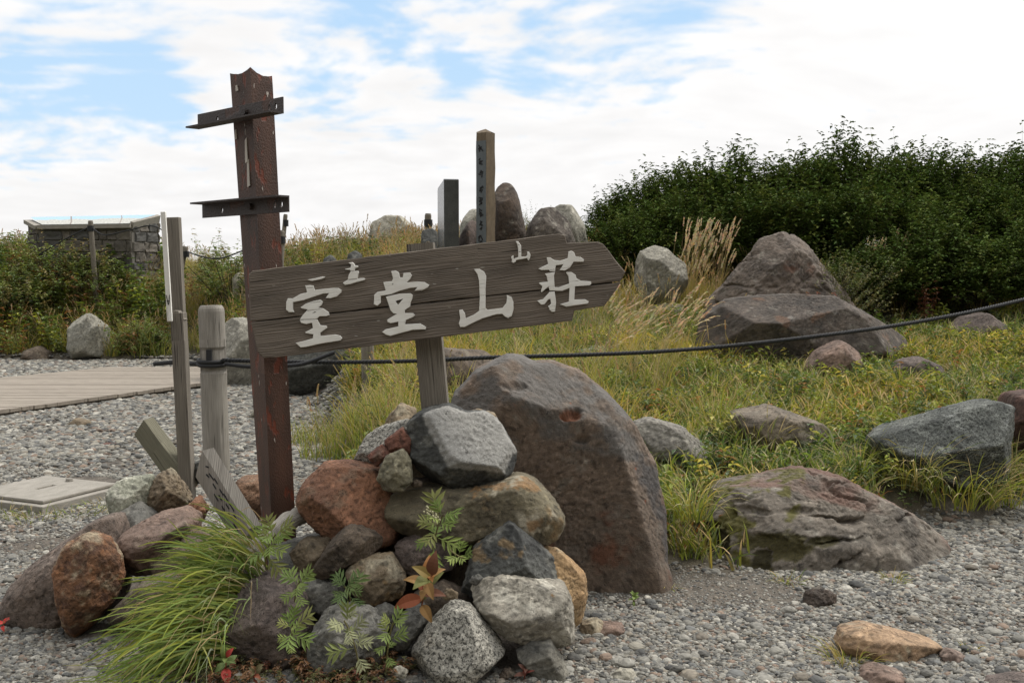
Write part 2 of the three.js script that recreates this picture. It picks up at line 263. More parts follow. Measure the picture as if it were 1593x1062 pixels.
// a rock from its outline (picture points), its distance and its thickness front to back
function rock(name, pts, d, T, label, o = {}) {
  o = { seed: o.seed || rockSeed++, ...o };
  if (o.sit) { let lo = -1e9, l = 1e9, r = -1e9; for (const p of pts) { lo = Math.max(lo, p[1]); l = Math.min(l, p[0]); r = Math.max(r, p[0]); } d = -groundAt((l + r) / 2, lo - o.sit).z + .25 * (Array.isArray(T) ? T[0] : T); }
  const v = pts.map(p => { const q = P(p[0], p[1], d); return [q.x, q.y]; });
  let A = 0, cx = 0, cy = 0; for (let i = 0; i < v.length; i++) { const [a, b] = v[i], [c, e] = v[(i + 1) % v.length], k = a * e - c * b; A += k; cx += (a + c) * k; cy += (b + e) * k; } cx /= 3 * A; cy /= 3 * A;
  const K = 180; let R = [];
  for (let k = 0; k < K; k++) { const t = k / K * 2 * Math.PI, ux = Math.cos(t), uy = Math.sin(t); let best = 0; for (let i = 0; i < v.length; i++) { const ax = v[i][0] - cx, ay = v[i][1] - cy, bx = v[(i + 1) % v.length][0] - cx, by = v[(i + 1) % v.length][1] - cy, ex = bx - ax, ey = by - ay, den = ux * ey - uy * ex; if (Math.abs(den) < 1e-12) continue; const s = (ax * ey - ay * ex) / den, w = (ax * uy - ay * ux) / den; if (s > 0 && w >= -1e-6 && w <= 1 + 1e-6) best = Math.max(best, s); } R.push(best || .05); }
  for (let it = 0; it < (o.round ?? 1); it++) R = R.map((r, i) => (R[(i + K - 2) % K] + R[(i + K - 1) % K] + 2 * r + R[(i + 1) % K] + R[(i + 2) % K]) / 6);
  if (o.dents) o.dents = o.dents.map(q => { const c = P(q.at[0], q.at[1], d - (Array.isArray(T) ? T[0] : T) * .7), s = d / F; return { x: c.x - cx, y: c.y - cy, rx: q.at[2] * s, ry: q.at[3] * s, dep: q.dep, col: q.col }; });
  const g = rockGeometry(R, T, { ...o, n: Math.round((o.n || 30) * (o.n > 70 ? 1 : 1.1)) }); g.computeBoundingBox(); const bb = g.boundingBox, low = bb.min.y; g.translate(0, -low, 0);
  const m = top(name, boxUV(g), rockMats[o.mat || kindOf(o.pal || 'grey')], new THREE.Vector3(cx, cy + low, -d), label, o.cat || name, o.group);
  footprints.push([cx, d, Math.min((bb.max.x - bb.min.x) / 2 * .85, 2), cy + low, (bb.max.z - bb.min.z) / 2 * .8]);
  return m;
}
const CAIRN = 'stones heaped round the signpost';
const RK = (pts, d, T, label, o) => rock('stone', pts, d, T, label, { cat: 'stone', group: CAIRN, ...o });
// heap at the foot of the sign
RK([[634, 656], [660, 635], [697, 629], [724, 641], [754, 640], [776, 657], [805, 702], [800, 731], [767, 752], [732, 764], [674, 756], [648, 731], [637, 687]], 4.12, .2, 'dark grey stone with a pale broken face, top of the heap', { pal: 'dark', n: 52, box: 3, facets: 5, cuts: [[.42, .62, .66, .62], [-.55, .1, .8, .8], [.2, -.6, .75, .8], [.85, .1, .5, .85]], patch: [{ f: 6, th: -2, n: [.42, .62, .66], k: .5, col: [.35, .345, .325] }] , rough: .6 });
RK([[594, 780], [600, 768], [645, 756], [732, 755], [780, 745], [806, 736], [826, 740], [855, 768], [882, 804], [872, 828], [845, 850], [815, 835], [770, 828], [728, 838], [676, 838], [625, 826], [602, 809]], 4.06, .2, 'long olive brown slab under the dark top stone', { pal: 'olive', n: 56, box: 3, facets: 6, rough: .7, round: 2, patch: [{ f: 8, th: .0, n: [1, .2, .3], k: .55, col: [.40, .36, .27] }, { f: 7, th: .1, n: [1, .2, .3], k: .1, col: [.30, .17, .06], w: .8 }] });
RK([[462, 774], [473, 748], [504, 720], [539, 717], [593, 726], [615, 770], [628, 815], [618, 842], [590, 852], [560, 850], [517, 842], [480, 809]], 4.1, .22, 'big rounded orange stone beside the rusty post', { pal: 'orange', tint: { a: [.34, .165, .092], b: [.21, .108, .07], c: [.25, .17, .12] }, n: 56, box: 2.5, facets: 6, rough: .7 });
RK([[586, 743], [600, 709], [626, 698], [639, 715], [642, 748], [628, 763], [595, 763]], 3.95, .075, 'small grey olive stone wedged beside the orange stone', { pal: 'tan', tint: { a: [.27, .25, .18], b: [.17, .155, .115] }, n: 30 });
RK([[597, 685], [626, 664], [641, 680], [641, 706], [608, 706]], 4.06, .07, 'red brown stone left of the top stone', { pal: 'red', n: 24 });
RK([[570, 710], [594, 691], [608, 704], [588, 725]], 4.02, .05, 'smallest red stone on the orange stone', { pal: 'red', n: 20 });
RK([[550, 716], [569, 677], [591, 664], [636, 651], [645, 700], [600, 735], [560, 735]], 4.24, .12, 'speckled grey granite stone behind the red stones', { pal: 'granite', n: 34 });
RK([[594, 668], [606, 645], [622, 627], [647, 636], [650, 680], [610, 690]], 4.42, .1, 'tan pointed stone at the left foot of the signboard post', { pal: 'tan', n: 28 });
RK([[720, 642], [745, 636], [770, 643], [776, 662], [745, 680], [722, 670]], 4.34, .08, 'yellowish stone peeping out behind the top stone', { pal: 'tan', n: 22 });
RK([[487, 880], [513, 843], [543, 812], [560, 815], [597, 839], [590, 855], [539, 878], [504, 899], [489, 897]], 3.9, .1, 'narrow brown stone slanting below the orange stone', { pal: 'brown', n: 38, facets: 7, box: 3.2, round: 2 });
RK([[451, 858], [473, 837], [513, 838], [515, 880], [489, 894], [466, 892]], 3.95, .1, 'tan brown stone left of the slanting stone', { pal: 'olive', n: 32, tint: { a: [.26, .2, .14] } });
RK([[536, 884], [560, 867], [608, 862], [632, 896], [627, 924], [587, 939], [552, 924]], 3.86, .13, 'rounded tan stone below the slanting stone', { pal: 'tan', n: 40, patch: [{ f: 6, th: .1, col: [.3, .2, .09] }] });
RK([[345, 980], [373, 922], [387, 902], [417, 894], [460, 898], [480, 930], [486, 970], [475, 1020], [450, 1036], [387, 1040], [352, 1012]], 3.8, .24, 'large dark purple brown stone at the lower left of the heap', { pal: 'purple', n: 60, box: 2.8, facets: 8 });
RK([[479, 1012], [487, 978], [504, 950], [547, 938], [580, 943], [602, 978], [597, 1020], [575, 1052], [526, 1060], [487, 1045]], 3.64, .15, 'grey cracked stone at the front of the heap', { pal: 'grey', n: 52, facets: 10, crack: 2.4 });
RK([[572, 950], [600, 938], [620, 952], [615, 976], [590, 980]], 3.72, .06, 'small dark stone above the speckled boulder', { pal: 'dark', n: 22, tint: { a: [.17, .165, .155] } });
RK([[596, 993], [634, 946], [660, 940], [668, 963], [632, 1010], [604, 1012]], 3.72, .08, 'plain grey stone leaning left of the speckled granite boulder', { pal: 'grey', n: 30, tint: { a: [.2, .195, .18] } });
RK([[637, 1018], [667, 970], [702, 937], [732, 944], [767, 983], [787, 1013], [772, 1042], [737, 1070], [676, 1070], [645, 1050]], 3.62, .17, 'black and white speckled granite boulder at the front of the heap', { pal: 'granite', n: 64, facets: 6, rough: .6, box: 2.4 });
RK([[731, 914], [754, 899], [785, 894], [824, 899], [880, 912], [893, 948], [893, 989], [858, 1000], [824, 997], [785, 981], [745, 950]], 3.72, .17, 'pale grey angular stone at the right front of the heap', { pal: 'pale', tint: { a: [.36, .335, .30], b: [.25, .235, .21] }, n: 60, facets: 6, box: 3.2, cuts: [[-.1, .75, .6, .7], [.1, -.5, .9, .85]], round: 1, patch: [{ f: 12, th: .28, n: [1, .3, 0], k: .5, col: [.33, .19, .06] }] });
RK([[715, 925], [737, 852], [771, 826], [793, 809], [824, 835], [866, 872], [870, 915], [824, 935], [760, 945]], 3.86, .15, 'dark blue grey wedge shaped stone above the pale angular stone', { pal: 'dark', n: 54, facets: 3, box: 3, round: 1, cuts: [[-.3, .55, .8, .72], [.35, -.45, .85, .8], [.7, .45, .5, .8]], patch: [{ f: 6, th: .2, n: [-.6, .6, .3], k: .3, col: [.24, .17, .09] }] });
RK([[838, 860], [848, 849], [870, 855], [911, 893], [914, 922], [905, 963], [885, 978], [850, 965]], 3.9, .12, 'orange tan stone at the right end of the heap', { pal: 'tan', tint: { a: [.44, .31, .17], b: [.34, .21, .10], speck: .6 }, n: 40, facets: 6 });
RK([[803, 1013], [824, 996], [858, 993], [870, 1018], [889, 1052], [880, 1070], [841, 1074], [815, 1042]], 3.6, .1, 'small grey brown stone in front of the pale angular stone', { pal: 'grey', tint: { a: [.25, .235, .2] }, n: 34 });
RK([[614, 846], [645, 829], [699, 842], [710, 880], [658, 895], [617, 882]], 3.98, .12, 'purple brown stone right under the olive slab', { pal: 'purple', n: 30 });
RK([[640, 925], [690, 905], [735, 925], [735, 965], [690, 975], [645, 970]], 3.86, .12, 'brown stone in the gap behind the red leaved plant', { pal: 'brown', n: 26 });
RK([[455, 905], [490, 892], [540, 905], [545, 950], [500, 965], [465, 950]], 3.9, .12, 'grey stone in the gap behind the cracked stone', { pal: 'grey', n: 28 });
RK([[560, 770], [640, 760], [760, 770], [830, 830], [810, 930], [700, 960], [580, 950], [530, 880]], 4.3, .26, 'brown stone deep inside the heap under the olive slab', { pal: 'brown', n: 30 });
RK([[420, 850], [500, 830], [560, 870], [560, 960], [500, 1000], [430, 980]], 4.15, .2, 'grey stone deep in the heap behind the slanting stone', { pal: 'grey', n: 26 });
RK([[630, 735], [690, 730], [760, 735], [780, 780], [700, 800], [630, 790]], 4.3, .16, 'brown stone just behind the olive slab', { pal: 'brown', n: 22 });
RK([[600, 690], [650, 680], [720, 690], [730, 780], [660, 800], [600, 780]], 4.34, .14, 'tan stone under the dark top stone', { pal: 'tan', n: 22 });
RK([[600, 1040], [618, 1020], [645, 1030], [650, 1062], [610, 1070]], 3.66, .06, 'flat dark stone left of the speckled boulder on the gravel', { pal: 'dark', n: 22 });
for (const [x, y, d, w, label, pal] of [[905, 1003, 3.98, 15, 'small grey stone tucked against the pale angular stone', 'grey'], [790, 1050, 3.56, 14, 'small brown stone beside the speckled boulder', 'brown'], [622, 1046, 3.5, 13, 'small pale stone before the leaning grey stone', 'pale'], [470, 1048, 3.6, 15, 'small grey stone between the purple brown and cracked stones', 'grey'], [700, 925, 3.72, 13, 'small tan stone lodged above the speckled boulder', 'tan'], [648, 752, 3.98, 9, 'tiny brown stone wedged under the top stone', 'brown'], [742, 902, 3.74, 12, 'tiny grey chip wedged above the pale angular stone', 'grey']])
  RK([[x - w, y + 2], [x - w * .6, y - w * .6], [x + w * .2, y - w * .75], [x + w, y - w * .2], [x + w * .8, y + w * .5], [x - w * .4, y + w * .65]], d, w * d / F * .8, label, { pal, n: 18 });
// left wing of the heap
const LEFTW = 'stones heaped left of the rusty post';
const RL = (pts, d, T, label, o) => RK(pts, d, T, label, { group: LEFTW, ...o });
RL([[88, 880], [104, 844], [139, 826], [165, 835], [185, 866], [190, 900], [174, 939], [144, 972], [112, 999], [104, 961], [94, 931]], 4.02, .15, 'egg shaped rusty orange mottled stone standing upright', { pal: 'rust', n: 60, facets: 3, box: 2.2, rough: .8, cf: 14, patch: [{ f: 13, th: .02, col: [.42, .35, .24], soft: .3, w: .75 }, { f: 16, th: .1, o: 7, col: [.13, .065, .04], soft: .2, w: .8 }] });
RL([[9, 946], [26, 905], [65, 866], [118, 831], [144, 809], [183, 796], [196, 861], [190, 931], [131, 985], [87, 1000], [52, 985], [22, 963]], 4.28, .26, 'large purple brown boulder behind the mottled egg shaped stone', { pal: 'purple', tint: { a: [.235, .18, .155], b: [.15, .12, .11] }, n: 66, facets: 5, box: 2.5 });
RL([[171, 762], [187, 746], [236, 738], [242, 800], [195, 830], [180, 810]], 4.62, .12, 'greenish white blocky stone at the back of the left heap', { pal: 'pale', tint: { a: [.46, .46, .40], b: [.27, .285, .24], c: [.58, .57, .53] }, n: 40, facets: 9, box: 3.4 });
RL([[232, 772], [244, 739], [270, 723], [280, 748], [297, 779], [262, 803], [237, 808]], 4.64, .11, 'rough tan stone below the tilted timber', { pal: 'tan', n: 38, rough: 1.6, pits: .008 });
RL([[188, 836], [200, 822], [244, 800], [287, 791], [307, 805], [302, 838], [250, 884], [218, 890], [192, 860]], 4.32, .2, 'pinkish brown wedge stone in the middle of the left heap', { pal: 'pink', n: 52, facets: 8, box: 3 });
RL([[294, 784], [309, 769], [323, 792], [314, 812], [298, 806]], 4.46, .06, 'small orange stone beside the fallen signboard', { pal: 'orange', n: 20 });
RL([[168, 963], [183, 939], [226, 900], [279, 894], [300, 920], [261, 950], [209, 975]], 4.02, .14, 'low grey brown stone half hidden by the long grass', { pal: 'brown', tint: { a: [.27, .22, .18] }, n: 46 });
RL([[352, 765], [375, 742], [410, 740], [442, 770], [432, 803], [380, 808]], 4.85, .14, 'orange brown stone behind the rusty post', { pal: 'orange', tint: { a: [.30, .17, .10], b: [.18, .11, .075] }, n: 34 });
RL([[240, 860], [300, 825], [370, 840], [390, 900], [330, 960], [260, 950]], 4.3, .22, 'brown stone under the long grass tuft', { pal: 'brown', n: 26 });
RL([[298, 722], [318, 712], [330, 728], [326, 752], [304, 752]], 4.95, .07, 'dark stone behind the fallen signboard', { pal: 'dark', n: 20 });
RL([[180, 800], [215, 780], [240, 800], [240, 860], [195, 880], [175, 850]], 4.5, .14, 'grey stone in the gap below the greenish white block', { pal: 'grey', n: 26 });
// big boulder and the stones edging the meadow
const BL = (pts, d, T, label, o) => rock('boulder', pts, d, T, label, { cat: 'boulder', ...o });
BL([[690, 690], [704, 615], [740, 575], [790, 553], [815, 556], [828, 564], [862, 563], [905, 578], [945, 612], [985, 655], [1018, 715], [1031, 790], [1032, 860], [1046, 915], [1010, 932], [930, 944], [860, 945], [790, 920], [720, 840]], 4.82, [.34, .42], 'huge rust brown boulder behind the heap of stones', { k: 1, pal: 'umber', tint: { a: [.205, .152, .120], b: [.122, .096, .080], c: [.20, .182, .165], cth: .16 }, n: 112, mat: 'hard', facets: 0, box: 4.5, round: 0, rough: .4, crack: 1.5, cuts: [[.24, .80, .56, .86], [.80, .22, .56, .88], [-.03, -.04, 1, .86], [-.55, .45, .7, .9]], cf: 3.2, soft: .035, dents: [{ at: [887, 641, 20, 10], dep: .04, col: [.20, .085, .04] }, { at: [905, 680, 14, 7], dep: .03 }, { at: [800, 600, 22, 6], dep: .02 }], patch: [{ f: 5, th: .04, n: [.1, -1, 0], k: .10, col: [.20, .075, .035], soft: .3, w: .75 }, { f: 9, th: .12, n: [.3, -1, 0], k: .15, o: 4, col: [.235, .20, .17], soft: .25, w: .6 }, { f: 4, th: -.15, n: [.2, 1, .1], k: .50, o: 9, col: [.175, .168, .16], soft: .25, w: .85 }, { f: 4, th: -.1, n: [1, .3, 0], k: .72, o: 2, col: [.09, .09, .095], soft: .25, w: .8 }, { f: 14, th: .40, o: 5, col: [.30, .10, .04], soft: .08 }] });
BL([[1080, 885], [1092, 800], [1120, 757], [1180, 748], [1250, 733], [1310, 743], [1400, 788], [1462, 828], [1480, 866], [1440, 892], [1330, 910], [1230, 915], [1130, 900]], 5.3, [.5, .5], 'low grey slab boulder with mossy hollows and a red top', { k: .9, pal: 'grey', tint: { a: [.235, .205, .18], b: [.105, .092, .082], c: [.31, .29, .265] }, n: 112, facets: 0, box: 2.8, round: 1, rough: .9, pits: .006, groove: .028, crack: 2, cuts: [[.1, .78, .62, .70], [-.5, .6, .6, .86], [.6, .55, .6, .82], [0, .2, 1, .86]], soft: .05, dents: [{ at: [1205, 845, 62, 24], dep: .032, col: [.075, .064, .014] }, { at: [1275, 838, 32, 9], dep: .026, col: [.07, .06, .016] }, { at: [1175, 868, 20, 22], dep: .03, col: [.055, .046, .012] }, { at: [1330, 815, 34, 8], dep: .025 }, { at: [1365, 840, 12, 15], dep: .02 }, { at: [1300, 880, 8, 20], dep: .03 }, { at: [1245, 800, 40, 6], dep: .022 }, { at: [1180, 800, 30, 6], dep: .022 }, { at: [1120, 850, 20, 24], dep: .03, col: [.06, .05, .02] }], patch: [{ f: 3, th: -.25, n: [.25, .75, -.55], k: .14, col: [.215, .12, .09], soft: .4, w: .8 }, { f: 7, th: .0, n: [-1, .5, -.2], k: .45, o: 5, col: [.13, .12, .02], soft: .12, w: .95 }] });
BL([[982, 657], [1010, 649], [1060, 663], [1095, 690], [1115, 725], [1060, 738], [1025, 738], [995, 705]], 5.95, .2, 'smooth grey boulder right behind the huge rust brown one', { sit: 12, pal: 'grey', tint: { a: [.30, .285, .265], b: [.19, .18, .17] }, n: 50, facets: 5, box: 2.6 });
BL([[1138, 642], [1200, 631], [1250, 648], [1282, 660], [1284, 695], [1232, 712], [1170, 705], [1148, 675]], 6.9, .3, 'brown grey flat topped boulder half sunk in grass', { sit: 12, pal: 'brown', tint: { a: [.27, .225, .18], b: [.17, .145, .125] }, n: 50, facets: 7, box: 3 });
BL([[1342, 674], [1440, 650], [1500, 632], [1545, 621], [1572, 632], [1568, 690], [1545, 748], [1470, 755], [1400, 728], [1355, 695]], 6.7, .32, 'blue grey speckled granite boulder above the grass tufts', { sit: 12, pal: 'blue', tint: { a: [.20, .215, .21], b: [.075, .085, .085], c: [.31, .33, .32], speck: .85 }, n: 70, facets: 2, box: 3, round: 1, cuts: [[-.15, .72, .68, .74], [.0, -.3, .95, .86], [.8, .0, .55, .86]], patch: [{ f: 6, th: .0, n: [.25, .8, .5], k: .38, col: [.33, .35, .34], soft: .4, w: .6 }] });
BL([[1555, 660], [1572, 612], [1610, 606], [1660, 630], [1665, 715], [1590, 718], [1560, 705]], 7.1, .3, 'reddish boulder at the right edge beside the blue grey granite', { sit: 12, pal: 'red', tint: { a: [.19, .10, .08], b: [.10, .065, .058] }, n: 40, facets: 8 });
BL([[1092, 510], [1100, 468], [1130, 440], [1160, 402], [1183, 372], [1215, 361], [1245, 367], [1268, 408], [1300, 435], [1327, 467], [1335, 520], [1200, 530]], 9.75, [.6, .6], 'tall pyramid shaped reddish boulder in the meadow', { sit: 12, pal: 'purple', tint: { a: [.215, .172, .148], b: [.12, .10, .09], c: [.27, .245, .22] }, n: 92, facets: 7, box: 2.3, round: 0, rough: .95, crack: 4, groove: .05, soft: .012, cuts: [[.2, .3, .9, .78], [-.72, .45, .5, .84], [.7, .5, .5, .84], [-.2, .25, .95, .8]], mat: 'hard', patch: [{ f: 5, th: .12, n: [.35, -.4, .8], k: .25, col: [.21, .105, .065], soft: .3, w: .7 }] });
BL([[1080, 560], [1092, 492], [1130, 464], [1220, 456], [1292, 460], [1350, 490], [1414, 527], [1402, 560], [1300, 572], [1180, 565]], 9.25, [.55, .5], 'broad flat dark boulder lying before the pyramid boulder', { sit: 12, pal: 'purple', tint: { a: [.165, .135, .12], b: [.08, .07, .066], c: [.22, .2, .185] }, n: 92, facets: 3, box: 2.6, round: 0, rough: .5, soft: .012, pits: .004, cuts: [[-.1, .85, .5, .78], [.65, .5, .55, .84], [-.6, .4, .7, .86], [.1, .3, .95, .84]], patch: [{ f: 5, th: .18, col: [.22, .125, .075], soft: .2, w: .7 }, { f: 8, th: .3, o: 6, col: [.33, .31, .28], soft: .1, w: .7 }] });
BL([[1245, 578], [1270, 546], [1305, 529], [1336, 545], [1348, 575], [1300, 600]], 8.5, .25, 'pinkish brown stone below the broad flat boulder', { sit: 12, pal: 'pink', n: 40 });
BL([[1380, 580], [1400, 560], [1430, 554], [1465, 570], [1468, 592], [1420, 605], [1390, 600]], 8.3, .22, 'grey purple stone right of the pinkish stone in the grass', { sit: 12, pal: 'purple', n: 36 });
BL([[1475, 512], [1500, 492], [1530, 486], [1560, 505], [1576, 522], [1530, 535], [1480, 530]], 10, .3, 'purple grey stone at the foot of the dark bushes', { sit: 12, pal: 'purple', n: 34 });
BL([[990, 405], [996, 388], [1010, 379], [1035, 385], [1066, 412], [1070, 440], [1060, 474], [1000, 474], [988, 440]], 11.3, .3, 'pale grey boulder among the tan grass on the slope', { pal: 'pale', n: 44, tint: { a: [.33, .315, .28], b: [.22, .21, .19] } });
BL([[1003, 478], [1030, 471], [1062, 473], [1068, 490], [1050, 505], [1010, 500]], 9.8, .2, 'pale flat stone in the grass left of the pyramid boulder', { sit: 12, pal: 'pale', n: 28, facets: 8 });
BL([[895, 545], [925, 538], [960, 540], [962, 556], [920, 565], [897, 560]], 8.4, .2, 'pale flat stone in the grass just under the rope', { sit: 12, pal: 'pale', n: 26 });
BL([[344, 610], [344, 507], [362, 494], [400, 498], [424, 520], [424, 610]], 12.8, .5, 'pale grey boulder behind the log post', { sit: 12, pal: 'pale', tint: { a: [.34, .33, .30], b: [.23, .22, .2] }, n: 50 });
BL([[405, 605], [412, 555], [450, 533], [540, 525], [572, 556], [570, 605], [480, 618]], 11.2, .45, 'dark grey boulder under the left end of the signboard', { sit: 12, pal: 'dark', tint: { a: [.15, .155, .15], b: [.075, .078, .078] }, n: 52 });
BL([[640, 640], [650, 560], [690, 540], [760, 545], [790, 600], [770, 660]], 7.9, .3, 'brown boulder right behind the signboard post', { pal: 'brown', n: 30 });
// stones round the memorials on the crest
BL([[764, 460], [768, 300], [782, 281], [796, 285], [808, 310], [817, 360], [822, 460]], 13.1, .35, 'tall dark brown standing boulder right of the memorial post', { pal: 'umber', n: 50, tint: { c: [.3, .28, .25], cth: .16 } });
BL([[816, 440], [820, 352], [838, 325], [862, 322], [885, 345], [898, 390], [900, 440]], 12.7, .4, 'round brown grey boulder behind the tip of the signboard', { pal: 'umber', tint: { a: [.18, .155, .14], c: [.36, .34, .31], cth: .1 }, n: 46 });
BL([[850, 440], [852, 330], [866, 318], [890, 318], [908, 348], [917, 385], [916, 440]], 13.0, .3, 'pale lichen grey slab boulder leaning on the round boulder', { pal: 'pale', tint: { a: [.40, .39, .36] }, n: 44 });
BL([[712, 440], [716, 350], [730, 321], [742, 322], [750, 440]], 13.3, .25, 'pale upright stone between the two memorials', { pal: 'pale', tint: { a: [.37, .37, .34] }, n: 34 });
BL([[708, 450], [712, 375], [728, 345], [745, 338], [760, 380], [762, 450]], 12.9, .3, 'red brown stone at the left foot of the memorial post', { pal: 'purple', tint: { c: [.28, .19, .15] }, n: 36 });
BL([[654, 420], [656, 358], [672, 355], [680, 360], [682, 420]], 13.2, .2, 'small dark block left of the polished memorial slab', { pal: 'dark', n: 24 });
BL([[572, 400], [578, 346], [600, 335], [625, 336], [642, 350], [650, 400]], 17.5, .5, 'pale rounded boulder on the grassy crest', { pal: 'pale', n: 34 });
BL([[500, 440], [504, 402], [514, 396], [522, 402], [526, 440]], 11.4, .15, 'dark stone tip just above the left half of the signboard', { pal: 'dark', n: 20 });
BL([[538, 440], [541, 396], [552, 389], [562, 395], [566, 440]], 11.3, .15, 'dark stone tip right above the small white character', { pal: 'dark', n: 20 });
// stones in the left bank
BL([[108, 560], [112, 500], [128, 484], [150, 486], [166, 505], [164, 555]], 17.2, .4, 'pale grey boulder set in the foot of the left bank', { sit: 6, pal: 'pale', n: 40, tint: { a: [.32, .32, .3] } });
BL([[118, 562], [122, 545], [136, 540], [146, 550], [145, 565]], 16.6, .2, 'small dark stone before the pale boulder of the left bank', { sit: 6, pal: 'dark', n: 20 });
BL([[34, 566], [40, 545], [58, 538], [76, 548], [80, 566]], 16.8, .3, 'brown stone under the tan grass of the left bank', { sit: 6, pal: 'brown', n: 24 });
BL([[102, 460], [108, 442], [124, 438], [138, 446], [138, 462]], 18, .3, 'purple stone high in the left bank', { sit: 6, pal: 'purple', n: 20 });
BL([[228, 420], [234, 406], [248, 405], [256, 415], [256, 430]], 19.2, .3, 'pale stone at the right foot of the stone map stand', { sit: 6, pal: 'tan', n: 20 });
BL([[365, 470], [364, 430], [372, 423], [385, 425], [395, 470]], 15.6, .3, 'pale stone in the slope behind the rusty post', { sit: 6, pal: 'pale', n: 24 });
// loose stones on the gravel
const GR = (pts, d, T, label, o) => rock('loose_stone', pts, d, T, label, { cat: 'stone', ...o });
GR([[1300, 1000], [1310, 978], [1350, 972], [1400, 985], [1462, 1000], [1470, 1016], [1400, 1026], [1320, 1022]], 4.08, .13, 'flat orange tan stone sunk in the gravel behind dry grass', { sit: 6, pal: 'tan', tint: { a: [.42, .29, .185], b: [.31, .21, .14] }, n: 44, facets: 5 });
GR([[1248, 938], [1256, 920], [1280, 914], [1300, 924], [1300, 944], [1262, 948]], 4.52, .06, 'dark brown clod lying before the mossy slab', { sit: 6, pal: 'umber', n: 26, rough: 1.8 });
GR([[1330, 1070], [1345, 1044], [1372, 1036], [1404, 1046], [1416, 1070]], 3.68, .1, 'pinkish flat stone at the bottom edge', { sit: 6, pal: 'pink', n: 30 });
GR([[1525, 1078], [1545, 1060], [1600, 1052], [1625, 1078]], 3.62, .1, 'purple stone in the lower right corner', { sit: 6, pal: 'purple', n: 26 });
GR([[898, 990], [905, 968], [930, 962], [946, 975], [940, 992]], 4.12, .06, 'tan chipped stone at the right foot of the heap', { sit: 6, pal: 'tan', n: 24, facets: 10 });
GR([[916, 990], [936, 970], [966, 968], [972, 978], [955, 992]], 4.1, .06, 'flat pink shard beside the tan chipped stone', { sit: 6, pal: 'pink', n: 22, facets: 8, box: 4 });
GR([[1010, 958], [1018, 950], [1038, 950], [1038, 958]], 4.4, .03, 'small flat grey stone on the packed dirt', { sit: 6, pal: 'pale', n: 14 });
GR([[150, 698], [160, 689], [185, 690], [190, 698]], 8.4, .09, 'flat red stone lying on the left gravel', { sit: 6, pal: 'red', n: 18 });
GR([[1462, 1020], [1478, 1010], [1500, 1018], [1498, 1034], [1470, 1034]], 4.02, .06, 'pale pink stone right of the flat orange tan stone', { sit: 6, pal: 'pink', tint: { a: [.36, .28, .24] }, n: 20 });
GR([[940, 1062], [962, 1040], [985, 1042], [1000, 1062]], 3.7, .04, 'pale pebble like stone at the bottom edge right of the heap', { sit: 6, pal: 'pale', n: 18 });
GR([[100, 664], [118, 650], [140, 655], [140, 668]], 10.0, .1, 'tan stone on the gravel before the boardwalk', { sit: 6, pal: 'tan', n: 14 });
GR([[388, 650], [400, 628], [420, 640], [424, 656]], 9.9, .2, 'white stone on the gravel right of the log post', { sit: 6, pal: 'pale', n: 20 });
// ---------- materials of the made things ----------
const boardWood = woodMat(3, [.27, .225, .182], [.075, .062, .049], { bump: .007, spots: [.40, .38, .34] });
const greyWood = woodMat(14, [.30, .268, .222], [.10, .088, .071], { bump: .007 });
const paleWood = woodMat(25, [.44, .41, .36], [.15, .135, .115], { bump: .007 });
const mossWood = woodMat(36, [.27, .255, .185], [.11, .105, .07], { bump: .005 });
const deckWood = woodMat(47, [.36, .315, .26], [.20, .172, .14], { bump: .003 });
const whitePaint = (() => {
  const f = (u, v) => { const w = v + .012 * noise(u * 3, v * 9, 61), l = sstep(.40, .6, noise(u * 3.2, w * 95, 63)) * .75 + sstep(.5, .66, noise(u * 7, w * 210, 65)) * .4, b = fbm(u * 14, v * 20, 67, 3); return { l: clamp(l), b }; };
  return new THREE.MeshStandardMaterial({ roughness: .8, bumpScale: .002, map: tex(1024, 512, (u, v) => { const q = f(u, v); return srgb(lerp3(lerp3([.80, .78, .72], [.89, .88, .83], clamp(.5 + q.b * 1.5)), [.20, .18, .15], q.l * .85)); }, true), bumpMap: tex(1024, 512, (u, v) => { const h = 1 - f(u, v).l; return [h, h, h]; }) });
})();
function rustMat(base, dark, red, white, seed) {
  const f = (u, v) => ({ a: fbm(u * 6, v * 3, seed, 4, .6), r: fbm(u * 11, v * 7, seed + 9, 4, .62), w: noise(u * 26, v * 13, seed + 17) * .6 + noise(u * 60, v * 40, seed + 19) * .45, s: noise(u * 120, v * 120, seed + 29) });
  const N = 512;
  return new THREE.MeshStandardMaterial({ roughness: .58, bumpScale: .003,
    map: tex(N, N * 2, (u, v) => { const q = f(u, v); let c = lerp3(dark, base, clamp(.5 + 1.1 * q.a + .25 * q.s)); c = lerp3(c, red, sstep(.10, .30, q.r)); c = lerp3(c, white, sstep(.53, .57, q.w) * .9); return srgb(c); }, true),
    bumpMap: tex(N, N * 2, (u, v) => { const q = f(u, v), h = .5 + .25 * q.s - .4 * sstep(.16, .26, q.r) + .3 * sstep(.47, .52, q.w); return [h, h, h]; }) });
}
const postSteel = rustMat([.105, .050, .031], [.040, .022, .015], [.165, .040, .018], [.55, .50, .44], 71);
const barSteel = rustMat([.060, .042, .036], [.030, .024, .023], [.075, .035, .022], [.09, .07, .06], 83);
const paintFlake = new THREE.MeshStandardMaterial({ color: new THREE.Color(.55, .51, .45), roughness: .85 });
const ink = new THREE.MeshStandardMaterial({ color: new THREE.Color(.018, .018, .02), roughness: .8 });
const ropeMat = new THREE.MeshStandardMaterial({ color: new THREE.Color(.017, .018, .020), roughness: .75 });
